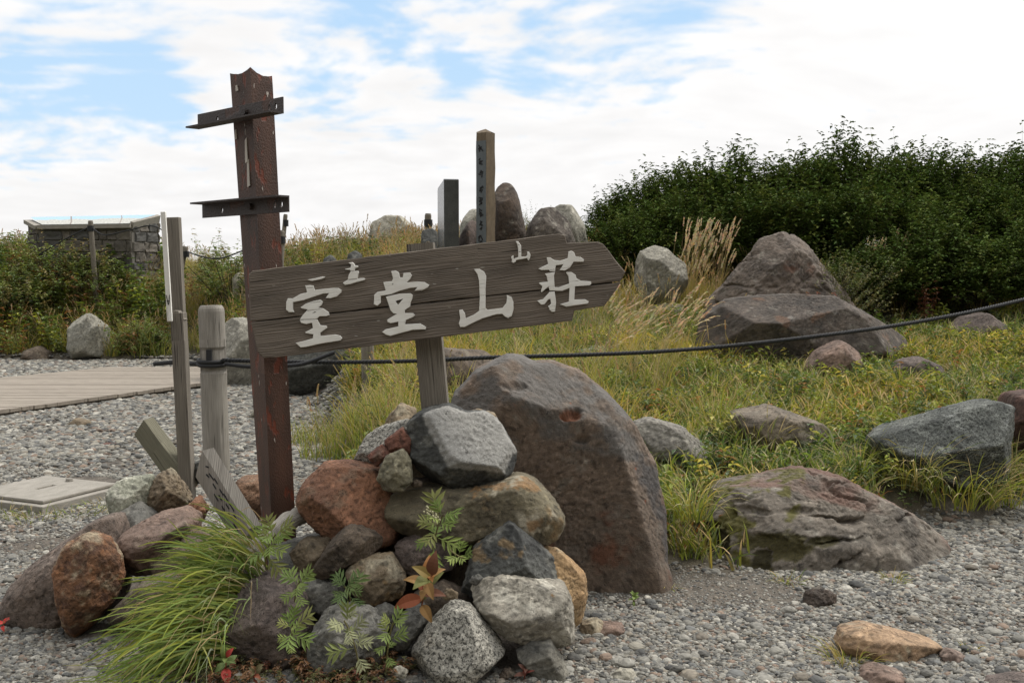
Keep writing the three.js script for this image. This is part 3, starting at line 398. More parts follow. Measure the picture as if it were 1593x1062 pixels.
const stoneGrain = (a, b, seed, rough = .9, sp = .5) => new THREE.MeshStandardMaterial({ roughness: rough, bumpScale: .003, map: tex(512, 512, (u, v) => { const n = fbm(u * 9, v * 9, seed, 4, .6), g = noise(u * 130, v * 130, seed + 3); return srgb(lerp3(a, b, clamp(.5 + n)).map(c => c * (1 + sp * g))); }, true), bumpMap: tex(512, 512, (u, v) => { const h = .5 + .4 * fbm(u * 60, v * 60, seed, 3); return [h, h, h]; }) });
const concrete = stoneGrain([.34, .315, .275], [.23, .215, .185], 91, .93, .2);
const darkGranite = stoneGrain([.06, .065, .068], [.095, .10, .10], 93, .22, .5);

// ---------- arrow signboard on its post ----------
{
  const D = 4.1, base = P(672, 640, D + .09); base.y = -.03;
  const sign = thing('arrow_signboard', base, 'weathered wooden arrow signboard with raised white characters on a square post', 'sign');
  const w = P(632, 380, D + .09), w2 = P(661, 700, D + .09), wid = .106;
  const dir = new THREE.Vector3().subVectors(w, w2).normalize(), foot = w2.clone().addScaledVector(dir, -(w2.y + .04) / dir.y);
  const len = w.distanceTo(foot), pg = woodUV(new THREE.BoxGeometry(wid, len, wid, 1, 6, 1).translate(wid / 2, len / 2, -wid / 2), 'y', 1);
  const post = part(sign, 'post', pg, greyWood, 'grey square timber post'); post.position.copy(foot).sub(base); post.rotation.z = -Math.atan2(dir.x, dir.y);
  // board plane: u along the grain
  const A = Math.atan(.119), O = P(386, 430, D), ca = Math.cos(A), sa = Math.sin(A);
  const loc = (px, py, d = D) => { const q = P(px, py, d); const x = q.x - O.x, y = q.y - O.y; return [x * ca + y * sa, -x * sa + y * ca]; };
  const set = (m, z) => { m.position.set(O.x - base.x, O.y - base.y, -D - base.z + z); m.rotation.z = A; return m; };
  // fray: small uneven steps along a polygon's sides
  const fr = rng(31), fray = (pts, amp) => { const o = []; pts.forEach((p, i) => { const q = pts[(i + 1) % pts.length], L = Math.hypot(q[0] - p[0], q[1] - p[1]), n = Math.max(1, Math.round(L / .03)); for (let k = 0; k < n; k++) { const t = k / n; o.push([lerp(p[0], q[0], t) + (k ? (fr() - .5) * amp : 0), lerp(p[1], q[1], t) + (k ? (fr() - .5) * amp : 0)]); } }); return o; };
  const up = [[386, 427], [392, 421], [870, 363.5], [879, 366], [882, 378], [930, 376], [938, 379], [973, 423], [966, 437], [388, 500]].map(p => loc(...p));
  const lo = [[389, 501.6], [966, 438.6], [953, 459], [940, 476], [894, 483], [890, 499], [428, 556], [409, 557], [400, 548]].map(p => loc(...p));
  const uvScale = (g, off) => { const u = g.attributes.uv; for (let i = 0; i < u.count; i++) u.setXY(i, u.getX(i) + off, u.getY(i) * 2 + off); return g; };
  set(part(sign, 'plank', uvScale(extrudePoly(fray(up, .0022), .048, .004), .1), boardWood), -.048);
  set(part(sign, 'plank', uvScale(extrudePoly(fray(lo, .0022), .046, .004), .43), boardWood), -.048);
  const bat = [[392, 490], [955, 428], [955, 450], [394, 512]].map(p => loc(...p)); set(part(sign, 'batten', uvScale(extrudePoly(bat, .014, .002), .7), boardWood), -.0625);
  // raised characters, each one mesh, traced stroke by stroke
  const glyph = (name, ox, oy, s, shapes) => {
    const g = mergeGeometries(shapes.map(([outer, ...holes]) => extrudePoly(outer.map(p => loc(ox + p[0] / s, oy + p[1] / s, D - .008)), .013, .002, holes.map(h => h.map(p => loc(ox + p[0] / s, oy + p[1] / s, D - .008))))));
    set(part(sign, name, uvScale(g, ox * .01), whitePaint, 'raised white painted character'), -.002);
  };
  const S = 8.85, s2 = 13.275;
  glyph('character', 430, 430, S, [
    [[[395, 125], [450, 118], [505, 125], [525, 185], [660, 170], [780, 158], [850, 160], [893, 185], [890, 220], [830, 275], [740, 300], [675, 295], [725, 230], [640, 235], [520, 275], [370, 325], [225, 355], [222, 450], [240, 490], [170, 490], [130, 455], [133, 350], [155, 300], [190, 300], [215, 305], [330, 240], [420, 220], [405, 160]]],
    [[[330, 425], [400, 375], [500, 340], [600, 320], [635, 345], [620, 390], [570, 430], [640, 440], [715, 490], [725, 530], [690, 545], [590, 548], [550, 585], [320, 592], [360, 530], [430, 455], [350, 440]], [[480, 515], [520, 475], [560, 480], [540, 500]]],
    [[[318, 600], [560, 592], [590, 650], [600, 670], [690, 680], [695, 705], [600, 775], [600, 820], [800, 798], [880, 815], [903, 850], [880, 880], [600, 925], [400, 970], [330, 975], [265, 915], [400, 880], [500, 850], [505, 795], [400, 780], [395, 765], [500, 710], [490, 640], [470, 640], [410, 655], [340, 640]]]]);
  glyph('character', 570, 410, S, [
    [[[340, 105], [400, 95], [445, 120], [460, 190], [500, 190], [510, 130], [600, 125], [625, 160], [600, 210], [550, 260], [700, 248], [800, 255], [865, 295], [840, 330], [760, 370], [660, 375], [700, 325], [600, 335], [450, 375], [340, 420], [195, 445], [195, 540], [150, 580], [100, 560], [105, 470], [105, 430], [150, 390], [265, 370], [230, 255], [350, 240], [365, 205]], [[340, 298], [370, 255], [378, 290]]],
    [[[268, 455], [450, 415], [600, 408], [635, 430], [630, 480], [605, 540], [600, 590], [525, 640], [525, 680], [640, 682], [665, 710], [640, 735], [545, 775], [530, 835], [740, 825], [820, 870], [815, 905], [640, 910], [450, 960], [330, 995], [270, 980], [215, 940], [260, 905], [435, 865], [435, 800], [330, 820], [285, 800], [285, 770], [420, 690], [370, 685], [330, 640]], [[390, 510], [515, 475], [435, 575]]]]);
  glyph('character', 700, 400, S, [[[[330, 165], [405, 160], [470, 200], [500, 260], [490, 420], [490, 700], [520, 725], [720, 700], [775, 630], [785, 560], [780, 520], [850, 550], [875, 620], [875, 720], [850, 810], [800, 835], [760, 820], [720, 780], [640, 785], [450, 840], [330, 895], [200, 960], [140, 960], [120, 910], [140, 850], [125, 730], [170, 720], [205, 770], [215, 840], [330, 790], [400, 740], [410, 560], [400, 330], [380, 240]]]]);
  glyph('character', 820, 380, S, [
    [[[270, 180], [320, 180], [370, 215], [450, 225], [560, 190], [570, 100], [610, 88], [650, 110], [670, 170], [740, 175], [785, 210], [775, 240], [640, 240], [590, 320], [520, 360], [450, 355], [500, 275], [395, 290], [385, 370], [315, 370], [300, 350], [200, 355], [155, 335], [290, 270]]],
    [[[245, 405], [385, 380], [370, 430], [380, 590], [440, 590], [580, 540], [570, 440], [535, 385], [610, 380], [670, 420], [680, 465], [740, 500], [880, 510], [885, 545], [860, 565], [660, 580], [650, 760], [800, 755], [850, 785], [840, 815], [540, 858], [455, 825], [575, 790], [585, 600], [480, 640], [310, 635], [295, 580], [200, 660], [190, 650], [210, 575], [165, 540], [170, 525], [285, 515], [270, 440]]],
    [[[310, 655], [380, 650], [400, 800], [385, 925], [340, 930], [310, 900], [290, 850], [330, 820], [320, 750], [290, 760], [240, 825], [190, 830], [140, 775], [220, 755]]]]);
  glyph('small_character', 510, 390, s2, [
    [[[425, 250], [500, 235], [545, 270], [555, 305], [615, 305], [625, 335], [560, 360], [545, 415], [460, 415], [455, 395], [370, 390], [350, 378], [465, 350], [480, 285]]],
    [[[410, 570], [430, 490], [470, 425], [620, 412], [640, 440], [605, 570], [740, 560], [770, 590], [740, 610], [620, 640], [450, 690], [350, 705], [305, 665], [420, 590]], [[495, 575], [540, 480], [550, 490], [510, 570]]]]);
  glyph('small_character', 770, 360, s2, [[[[430, 205], [480, 205], [540, 290], [545, 520], [640, 515], [670, 480], [660, 420], [700, 415], [735, 470], [725, 550], [690, 600], [660, 550], [540, 575], [440, 590], [430, 625], [380, 650], [345, 630], [350, 580], [330, 520], [385, 490], [385, 565], [480, 530], [480, 360], [465, 280]]]]);
  glyph('paint_remnant', 480, 430, 1, [[[[-2, 5], [8, 3], [22, 0], [26, 1], [20, 4], [5, 7]]]]);
}

// ---------- rusty angle post with two cross bars ----------
{
  const d0 = 4.163, t0 = P(389, 104, d0), b0 = P(430, 975, d0); b0.y = -.05;
  const base = new THREE.Vector3(b0.x, -.05, b0.z), steel = thing('rusty_steel_post', base, 'rusty brown steel angle post with two cross bars standing in the stones', 'post');
  const rings = 40, K = 10, th = .009, pos = [], uv = [], idx = []; const L1 = .150, L2 = .098;
  const outline = tw => { const c = Math.cos(tw), s = Math.sin(tw), rot = (x, z) => [x * c - z * s, x * s + z * c], a = rot(-.72, -.70), b = rot(.70, -.72), o = [];
    for (let k = K; k >= 0; k--) o.push([a[0] * L1 * k / K, a[1] * L1 * k / K, -L1 * k / K]);
    for (let k = 1; k <= K; k++) o.push([b[0] * L2 * k / K, b[1] * L2 * k / K, L2 * k / K]);
    for (let k = K; k >= 1; k--) o.push([b[0] * L2 * k / K + a[0] * th, b[1] * L2 * k / K + a[1] * th, L2 * k / K + .4]);
    for (let k = 1; k <= K; k++) o.push([a[0] * L1 * k / K + b[0] * th, a[1] * L1 * k / K + b[1] * th, -L1 * k / K + .4]);
    return o; };
  const n = outline(0).length;
  for (let r = 0; r <= rings; r++) { const t = r / rings, o = outline(t * .36), c = t0.clone().lerp(b0, t); o.forEach((q, k) => { let y = c.y; if (r === 0) { const s = q[2] > .25 ? q[2] - .4 : q[2], arm = s < 0 ? -s / L1 : s / L2; y -= (s < 0 ? .004 : .022) * arm + .014 * Math.sin(Math.PI * clamp(arm)) + .004 * noise(s * 90, 1, 2); } pos.push(c.x + q[0] - base.x, y - base.y, c.z + q[1] - base.z); uv.push(q[2] * 2 + .3, y); }); }
  for (let r = 0; r < rings; r++) for (let k = 0; k < n; k++) { const a = r * n + k, b = r * n + (k + 1) % n, c = a + n, e = b + n; idx.push(a, c, b, b, c, e); }
  const oN = 2 * K + 1; for (let k = 0; k < 2 * K; k++) { const inn = k => k < K ? n - 1 - k : k === K ? n - 1 - K + 0 : oN + (2 * K - k); idx.push(k, k + 1, inn(k + 1) % n, k, inn(k + 1) % n, inn(k) % n); }
  let g = new THREE.BufferGeometry(); g.setAttribute('position', new THREE.Float32BufferAttribute(pos, 3)); g.setAttribute('uv', new THREE.Float32BufferAttribute(uv, 2)); g.setIndex(idx); g = g.toNonIndexed(); g.computeVertexNormals();
  const shaft = part(steel, 'shaft', g, postSteel);
  // flaking white paint on the left face: thin chips
  const chip = (u, y, w, h) => { const e = .0015, aN = [-.72, -.70], nn = [-.70, .72]; const t = (t0.y - y) / (t0.y - b0.y), c = t0.clone().lerp(b0, t), tw = t * .36, cc = Math.cos(tw), ss = Math.sin(tw), rot = (x, z) => [x * cc - z * ss, x * ss + z * cc], a = rot(...aN), nv = rot(...nn); const sh = extrudePoly([[-w * .4, -h], [w * .5, -h * .9], [w * .25, h * .1], [w * .1, h], [-w * .5, h * .8]], .003, 0); const m = part(shaft, 'paint_chip', sh, paintFlake); m.position.set(c.x + a[0] * u + nv[0] * e - base.x, y - base.y, c.z + a[1] * u + nv[1] * e - base.z); m.rotation.y = Math.atan2(nv[0], nv[1]); m.rotation.z = -.03; return m; };
  chip(.055, P(383, 232, d0).y, .022, .05); chip(.048, P(383, 268, d0).y, .022, .055); chip(.13, P(367, 204, d0).y, .014, .02); chip(.10, P(370, 132, d0).y, .02, .012);
  // cross bars: an upright leg with bolt holes and a level leg along one edge
  const bar = (ra, la, flangeTop, lab) => {
    const pr = P(ra[0], ra[1], 4.0), pl = P(la[0], la[1], 4.44), dir = new THREE.Vector3().subVectors(pr, pl), L = dir.length(); dir.y = 0; const yaw = Math.atan2(-dir.z, dir.x), h = .062, w = .055;
    const hole = (x, y) => [...Array(10)].map((_, k) => [x + .007 * Math.cos(k * .628), y + .012 * Math.sin(k * .628)]).reverse();
    const legU = extrudePoly([[0, 0], [L, 0], [L, h], [0, h]], .007, .001, [hole(L * .25, h * .42), hole(L * .86, h * .5), hole(L * .93, h * .5)]);
    const flange = new THREE.BoxGeometry(L, .007, w).translate(L / 2, flangeTop ? h - .0035 : .0035, w / 2 + .007);
    const gg = mergeGeometries([legU, flange.toNonIndexed()].map(q => { q.deleteAttribute('normal'); return q; })); gg.computeVertexNormals();
    const m = part(steel, 'cross_bar', gg, barSteel, lab); m.position.copy(pl).sub(base); m.position.y -= h; m.rotation.y = yaw;
    const bolt = part(m, 'bolt', new THREE.CylinderGeometry(.013, .013, .014, 6).rotateX(Math.PI / 2), barSteel); bolt.position.set(L * .60, h * .5, .013);
    return m;
  };
  bar([441, 148], [309, 178], false, 'upper cross bar'); bar([450, 304], [316, 316], true, 'lower cross bar');
}

// ---------- helpers for timbers ----------
function timber(parent, name, a, b, w, t, mat, off, roll = 0, label) {   // square timber from point a to point b
  const len = a.distanceTo(b), sh = extrudePoly([[-w / 2, -t / 2], [w / 2, -t / 2], [w / 2, t / 2], [-w / 2, t / 2]], len, .003);
  sh.translate(0, 0, 0); const g = woodUV(sh, 'z', off), m = part(parent, name, g, mat, label);
  m.position.copy(a).sub(parent.position); m.quaternion.setFromUnitVectors(new THREE.Vector3(0, 0, 1), b.clone().sub(a).normalize()); m.rotateZ(roll); return m;
}
function logPost(parent, name, a, b, r, mat, seed, notch) {
  const len = a.distanceTo(b), g0 = new THREE.CylinderGeometry(r * .97, r, len, 40, 60).translate(0, len / 2, 0), p = g0.attributes.position;
  for (let i = 0; i < p.count; i++) { const x = p.getX(i), y = p.getY(i), z = p.getZ(i), q = Math.hypot(x, z); if (q < 1e-4) continue; const an = Math.atan2(z, x); let k = 1 + .025 * noise(an * 2, y * 2, seed) + .02 * noise(an * 9, y * 1.2, seed + 3) - .10 * sstep(.07, 0, Math.abs(an - 1.3 + .12 * noise(y * 3, 2, seed))) - .07 * sstep(.05, 0, Math.abs(an - 1.85 + .2 * noise(y * 2, 5, seed))) * sstep(-.1, .2, noise(y * 2.3, 7, seed)) - .06 * sstep(.05, 0, Math.abs(an - .8 + .15 * noise(y * 2.4, 9, seed))) * sstep(-.2, .2, noise(y * 1.7, 3, seed)) + .015 * noise(an * 22, y * 2, seed); if (y > len - .03) k *= 1 - .18 * sstep(len - .03, len, y); if (notch && y > notch[0] && y < notch[1] && z > 0) k *= .84; p.setX(i, x * k); p.setZ(i, z * k); }
  const g = woodUV(g0, 'y', seed), uv = g.attributes.uv, pp = g.attributes.position; for (let i = 0; i < pp.count; i++) { uv.setXY(i, pp.getY(i), Math.atan2(pp.getZ(i), pp.getX(i)) * r * 2 + seed * .17); }
  const gg = g; gg.computeVertexNormals(); const m = part(parent, name, gg, mat); m.position.copy(a).sub(parent.position); m.quaternion.setFromUnitVectors(new THREE.Vector3(0, 1, 0), b.clone().sub(a).normalize()); return m;
}
const down = (a, b) => { const d = b.clone().sub(a), g = H(b.x, -b.z) - .06; return a.clone().addScaledVector(d, (g - a.y) / d.y); };

// stake with a rear plank and a white slat
{
  const D = 4.88, foot = down(P(277, 484, D), P(292, 775, D)), s = thing('marker_stake', foot, 'leaning grey timber stake with a white slat left of the log post', 'stake');
  timber(s, 'rear_plank', down(P(269, 339, D + .07), P(291, 775, D + .07)), P(269, 338, D + .07), .062, .04, greyWood, 3);
  const st = timber(s, 'stake', foot, P(277, 486, D), .060, .055, greyWood, 5); st.rotateZ(.0);
  const cap = extrudePoly([[-.03, 0], [.028, -.035], [.034, -.03], [.006, .012], [-.016, .014]], .05, .003); const cm = part(s, 'cut_tip', woodUV(cap, 'y', 2), greyWood); cm.position.copy(P(277, 487, D)).sub(s.position).add(new THREE.Vector3(0, 0, -.024)); cm.rotation.z = .05;
  const sl = timber(s, 'white_slat', P(264, 500, D - .05), P(253.5, 329, D - .05), .022, .012, whitePaint, 1);
  const mk = []; for (const [x, y, r, l] of [[-.004, .10, .15, .045], [.005, .10, -.15, .045], [0, .095, 1.57, .014]]) mk.push(new THREE.BoxGeometry(.0025, l, .002).rotateZ(r).translate(x, y, .0078)); const mm = part(sl, 'mark', mergeGeometries(mk).rotateX(Math.PI / 2), ink); mm.rotation.x = 0; mm.rotateX(0);
}
// log fence post with the rope tied round it
const logTop = P(328, 475, 7.35), logFoot = down(P(328, 475, 7.35), P(337, 735, 7.35));
{
  const s = thing('log_fence_post', logFoot, 'pale round log post with a rope tied round it', 'post');
  const len = logTop.distanceTo(logFoot); logPost(s, 'log', logFoot, logTop, .092, paleWood, 4, [len - .47, len - .29]);
  const c = logFoot.clone().lerp(logTop, 1 - .385 / len).sub(s.position), t1 = new THREE.TorusGeometry(.1, .014, 10, 40).rotateX(Math.PI / 2 + .06), t2 = t1.clone().translate(0, -.026, 0);
  part(s, 'rope_loop', t1, ropeMat).position.copy(c); part(s, 'rope_loop', t2, ropeMat).position.copy(c);
  const st = part(s, 'rubber_strap', new THREE.BoxGeometry(.035, .10, .03), ropeMat); st.position.copy(c).add(new THREE.Vector3(.0, .03, .088));
}
{ const a = P(571, 515, 9), s = thing('grey_fence_post', down(a, P(573, 640, 9)), 'short grey post in the grass under the signboard', 'post'); logPost(s, 'log', s.position.clone(), a, .055, greyWood, 6); }
// tilted timber stub, fallen signboard, weathered log among the stones
{ const D = 5.05, a = P(296, 762, D - .12), s = thing('tilted_timber', a, 'grey green timber stub leaning out of the left stones', 'timber'); timber(s, 'beam', a, P(223, 662, D), .115, .06, mossWood, 2, .25); }
{
  const O = P(314, 701, 4.62), E = P(388, 822, 4.36), Lv = E.clone().sub(O), Tv = P(332, 696, 4.62).sub(O), Wv = new THREE.Vector3(-.045, -.125, -.045);
  const s = thing('fallen_signboard', new THREE.Vector3(E.x, H(E.x, -E.z), E.z), 'broken grey signboard with dark lettering fallen among the grass', 'sign');
  const corner = (a, b, c) => O.clone().addScaledVector(Lv, a).addScaledVector(Tv, b).addScaledVector(Wv, c).sub(s.position);
  const seg = 12, v = []; const quad = (p, q, r, t) => v.push(p, q, r, p, r, t);
  for (let i = 0; i < seg; i++) { const a = i / seg, b = (i + 1) / seg; quad(corner(a, 0, 0), corner(b, 0, 0), corner(b, 1, 0), corner(a, 1, 0)); quad(corner(a, 0, 1), corner(b, 0, 1), corner(b, 0, 0), corner(a, 0, 0)); quad(corner(a, 1, 0), corner(b, 1, 0), corner(b, 1, 1), corner(a, 1, 1)); quad(corner(a, 1, 1), corner(b, 1, 1), corner(b, 0, 1), corner(a, 0, 1)); }
  quad(corner(0, 0, 0), corner(0, 1, 0), corner(0, 1, 1), corner(0, 0, 1)); quad(corner(1, 0, 0), corner(1, 0, 1), corner(1, 1, 1), corner(1, 1, 0));
  const g = new THREE.BufferGeometry().setFromPoints(v); part(s, 'board', woodUV(g, 'y', 9), paleWood);
  const nrm = new THREE.Vector3().crossVectors(Wv, Lv).normalize(); if (nrm.x > 0) nrm.negate();
  const strokes = [[.12, .25, .0, .5], [.16, .45, .06, .3], [.20, .3, .1, .2], [.30, .2, .07, 0], [.30, .4, .07, 0], [.36, .62, .09, 0], [.42, .25, .08, 0], [.43, .45, .07, 0], [.50, .2, .09, 0], [.52, .6, .07, 0], [.57, .36, .07, 0], [.62, .2, .1, 0], [.64, .5, .08, 0], [.72, .3, .07, 0], [.76, .55, .08, 0]], sv = [];
  for (const [a, c, l, k] of strokes) { const p = corner(a, 0, c), q = corner(a + Math.max(l, .05), 0, c - k * .2), u = Wv.clone().setLength(.0035), n = nrm.clone().multiplyScalar(.0022); for (const [x, y, z, w] of [[p.clone().add(n).sub(u), q.clone().add(n).sub(u), q.clone().add(n).add(u), p.clone().add(n).add(u)], [p.clone().sub(u), q.clone().sub(u), q.clone().add(n).sub(u), p.clone().add(n).sub(u)], [p.clone().add(n).add(u), q.clone().add(n).add(u), q.clone().add(u), p.clone().add(u)]]) sv.push(x, y, z, x, z, w); }
  const sg = new THREE.BufferGeometry().setFromPoints(sv); sg.computeVertexNormals(); part(s, 'lettering', sg, ink).userData.kind = 'stuff';
}
{
  const pts = [P(376, 908, 3.86), P(388, 868, 3.88), P(415, 838, 3.93), P(447, 812, 4.0), P(474, 798, 4.06)], s = thing('weathered_log', pts[0], 'bent pale weathered log lying at the foot of the rusty post', 'log');
  const g0 = new THREE.TubeGeometry(new THREE.CatmullRomCurve3(pts.map(p => p.clone().sub(pts[0]))), 40, .036, 18), p = g0.attributes.position, nn = g0.attributes.normal;
  for (let i = 0; i < p.count; i++) { const k = .006 * noise(p.getX(i) * 30, p.getY(i) * 30, p.getZ(i) * 30) + .004 * noise(p.getX(i) * 80, p.getY(i) * 80, p.getZ(i) * 80); p.setXYZ(i, p.getX(i) + nn.getX(i) * k, p.getY(i) + nn.getY(i) * k, p.getZ(i) + nn.getZ(i) * k); }
  const u = g0.attributes.uv; for (let i = 0; i < u.count; i++) u.setXY(i, u.getX(i) * .35, u.getY(i) * .22 * 2); g0.computeVertexNormals();
  const cap = new THREE.SphereGeometry(.037, 14, 10); part(s, 'trunk', g0, paleWood); part(s, 'end', cap, paleWood);
}
// ---------- rope fence ----------
function twisted(parent, name, pts, r, pitch) {
  const curve = new THREE.CatmullRomCurve3(pts), L = curve.getLength(), n = Math.ceil(L / pitch * 9), gs = [];
  const up = new THREE.Vector3(0, 1, 0);
  for (let k = 0; k < 3; k++) { const q = []; for (let i = 0; i <= n; i++) { const t = i / n, c = curve.getPointAt(t), tg = curve.getTangentAt(t), s = new THREE.Vector3().crossVectors(tg, up).normalize(), u = new THREE.Vector3().crossVectors(s, tg), a = t * L / pitch * 2 * Math.PI + k * 2.094; q.push(c.addScaledVector(s, Math.cos(a) * r * .55).addScaledVector(u, Math.sin(a) * r * .55)); }
    gs.push(new THREE.TubeGeometry({ getPointAt: t => { const f = t * n, i = Math.min(n - 1, Math.floor(f)); return q[i].clone().lerp(q[i + 1], f - i); }, getTangentAt: t => { const i = Math.min(n - 1, Math.floor(t * n)); return q[i + 1].clone().sub(q[i]).normalize(); }, computeFrenetFrames: THREE.Curve.prototype.computeFrenetFrames }, n, r * .58, 6)); }
  return part(parent, name, mergeGeometries(gs), ropeMat);
}
{
  const c = logFoot.clone().lerp(logTop, 1 - .385 / logTop.distanceTo(logFoot));
  const pts = [[345, 560, 7.28], [460, 563, 7.2], [560, 563, 7.15], [650, 561, 7.1], [760, 556, 7.1], [900, 552, 7.15], [1000, 548, 7.2], [1100, 541, 7.3], [1200, 531, 7.4], [1300, 519, 7.5], [1400, 505, 7.65], [1500, 487, 7.8], [1593, 466, 8], [1700, 440, 8.2]].map(p => P(...p));
  const base = pts[0].clone(), s = thing('rope', base, 'black twisted rope strung across the meadow from the log post', 'rope'); twisted(s, 'rope_line', pts.map(p => p.clone().sub(base)), .014, .075);
  const q = [[318, 566, 7.28], [300, 566, 7.4], [285, 563, 7.6], [240, 566, 8.2], [180, 578, 9]].slice(0, 4).map(p => P(...p)), s2 = thing('rope_end', q[0].clone(), 'black rope end left of the log post', 'rope'); twisted(s2, 'rope_line', q.map(p => p.clone().sub(q[0])), .0165, .085);
  const r = [[350, 566, 7.26], [385, 570, 7.22], [430, 569, 7.15], [470, 566, 7.12], [520, 548, 7.15]].map(p => P(...p)), s3 = thing('cable', r[0].clone(), 'smooth black cable just under the rope behind the rusty post', 'cable'); part(s3, 'cable_line', new THREE.TubeGeometry(new THREE.CatmullRomCurve3(r.map(p => p.clone().sub(r[0]))), 60, .014, 8), ropeMat);
}
// far posts on the bank and their cords
const farPosts = [];
for (const [px, py, bx, by, d, r, label] of [[140, 343, 144, 395, 18.6, .045, 'thin grey post with a black strap before the stone map stand'], [288, 383, 281, 420, 18.5, .05, 'short dark post tilting right on the left bank'], [444, 333, 441, 365, 16.6, .035, 'thin pale post tip on the grassy crest beside the rusty post'], [437, 358, 436, 420, 15.2, .05, 'grey post on the slope right of the rusty post'], [666, 332, 665, 370, 15.4, .05, 'small post on the crest left of the polished memorial slab']]) {
  const a = P(px, py, d), f = down(a, P(bx, by, d)), s = thing('far_fence_post', f, label, 'post'); logPost(s, 'log', f.clone(), a, r, greyWood, px % 7); const k = part(s, 'strap', new THREE.CylinderGeometry(r * 1.25, r * 1.25, .10, 12), ropeMat); k.position.copy(a).sub(f).add(new THREE.Vector3(0, -.14, 0)); farPosts.push(a);
}
for (const [pts, label] of [[[[140, 352, 18.6], [120, 362, 18.6], [95, 375, 18.6], [60, 396, 18.6]], 'thin cord running down left from the strapped post'], [[[140, 352, 18.6], [160, 365, 18.5], [200, 358, 18.5], [240, 352, 18.5], [288, 390, 18.5]], 'thin cord sagging between the bank posts before the map stand'], [[[288, 390, 18.5], [310, 398, 18], [340, 402, 17.4], [390, 385, 16.4], [437, 372, 15.2]], 'thin cord crossing the gap in the bank to the slope post']]) {
  const v = pts.map(p => P(...p)), s = thing('fence_cord', v[0].clone(), label, 'cord'); part(s, 'cord_line', new THREE.TubeGeometry(new THREE.CatmullRomCurve3(v.map(p => p.clone().sub(v[0]))), 40, .012, 6), ropeMat);
}
// ---------- memorials on the crest ----------
{
  const D = 12.4, g = onGround((701 - W / 2) / F * D, D), s = thing('memorial_slab', g.clone().setY(g.y - .05), 'dark polished granite memorial slab with a pale left face', 'memorial');
  const tp = P(712, 280, D).y - s.position.y, w = .175, dp = .62;
  const geo = extrudePoly([[0, 0], [dp, 0], [dp, tp - .10], [dp - .03, tp - .06], [.10, tp - .015], [.03, tp], [0, tp - .01]], w, .006); geo.rotateY(Math.PI / 2);
  const m = part(s, 'slab', geo, darkGranite); m.position.set(-w * .35, 0, .2); m.rotation.y = .19;
}
{
  const D = 12.2, g = onGround((756 - W / 2) / F * D, D), s = thing('memorial_post', g.clone().setY(g.y - .05), 'tall square stone memorial post with dark carved writing', 'memorial');
  const tp = P(768, 198, D).y - s.position.y, a = .155, mat = stoneGrain([.20, .155, .10], [.12, .09, .06], 97, .85, .35), blue = stoneGrain([.13, .15, .16], [.10, .115, .125], 99, .7, .2);
  const G = new THREE.Group(); const geo = new THREE.BoxGeometry(a, tp, a, 2, 30, 2).translate(0, tp / 2, 0), p = geo.attributes.position;
  for (let i = 0; i < p.count; i++) { let x = p.getX(i), y = p.getY(i), z = p.getZ(i); const k = y / tp; if (k > .98) y = tp - .06 + .06 * (x / a + .5) - .10 * (.5 + z / a) + .03 * noise(x * 30, 3, z * 30); const j = .006 * noise(x * 9, y * 5, z * 9); p.setXYZ(i, x + j, y, z + j); }
  geo.computeVertexNormals(); const m = part(s, 'shaft', woodUV(geo, 'y', 1), mat); m.rotation.y = .86;
  const face = part(m, 'inscribed_face', woodUV(new THREE.BoxGeometry(a * .96, tp - .16, .008).translate(0, (tp - .16) / 2, 0), 'y', 2), blue, 'blue grey inscribed face'); face.position.set(-a / 2 - .001, 0, 0); face.rotation.y = -Math.PI / 2;
  const r = rng(8), ins = []; for (let q = 0; q < 9; q++) { const cy = tp - .26 - q * .145; for (let k = 0; k < 5; k++) { const l = .025 + r() * .04; ins.push(new THREE.BoxGeometry(l, .014, .006).rotateZ((r() - .5) * 2.2 + (k % 2 ? 1.5 : 0)).translate((r() - .5) * .05, cy + (r() - .5) * .085, .006)); } }
  part(face, 'lettering', mergeGeometries(ins), ink).userData.kind = 'stuff';
}
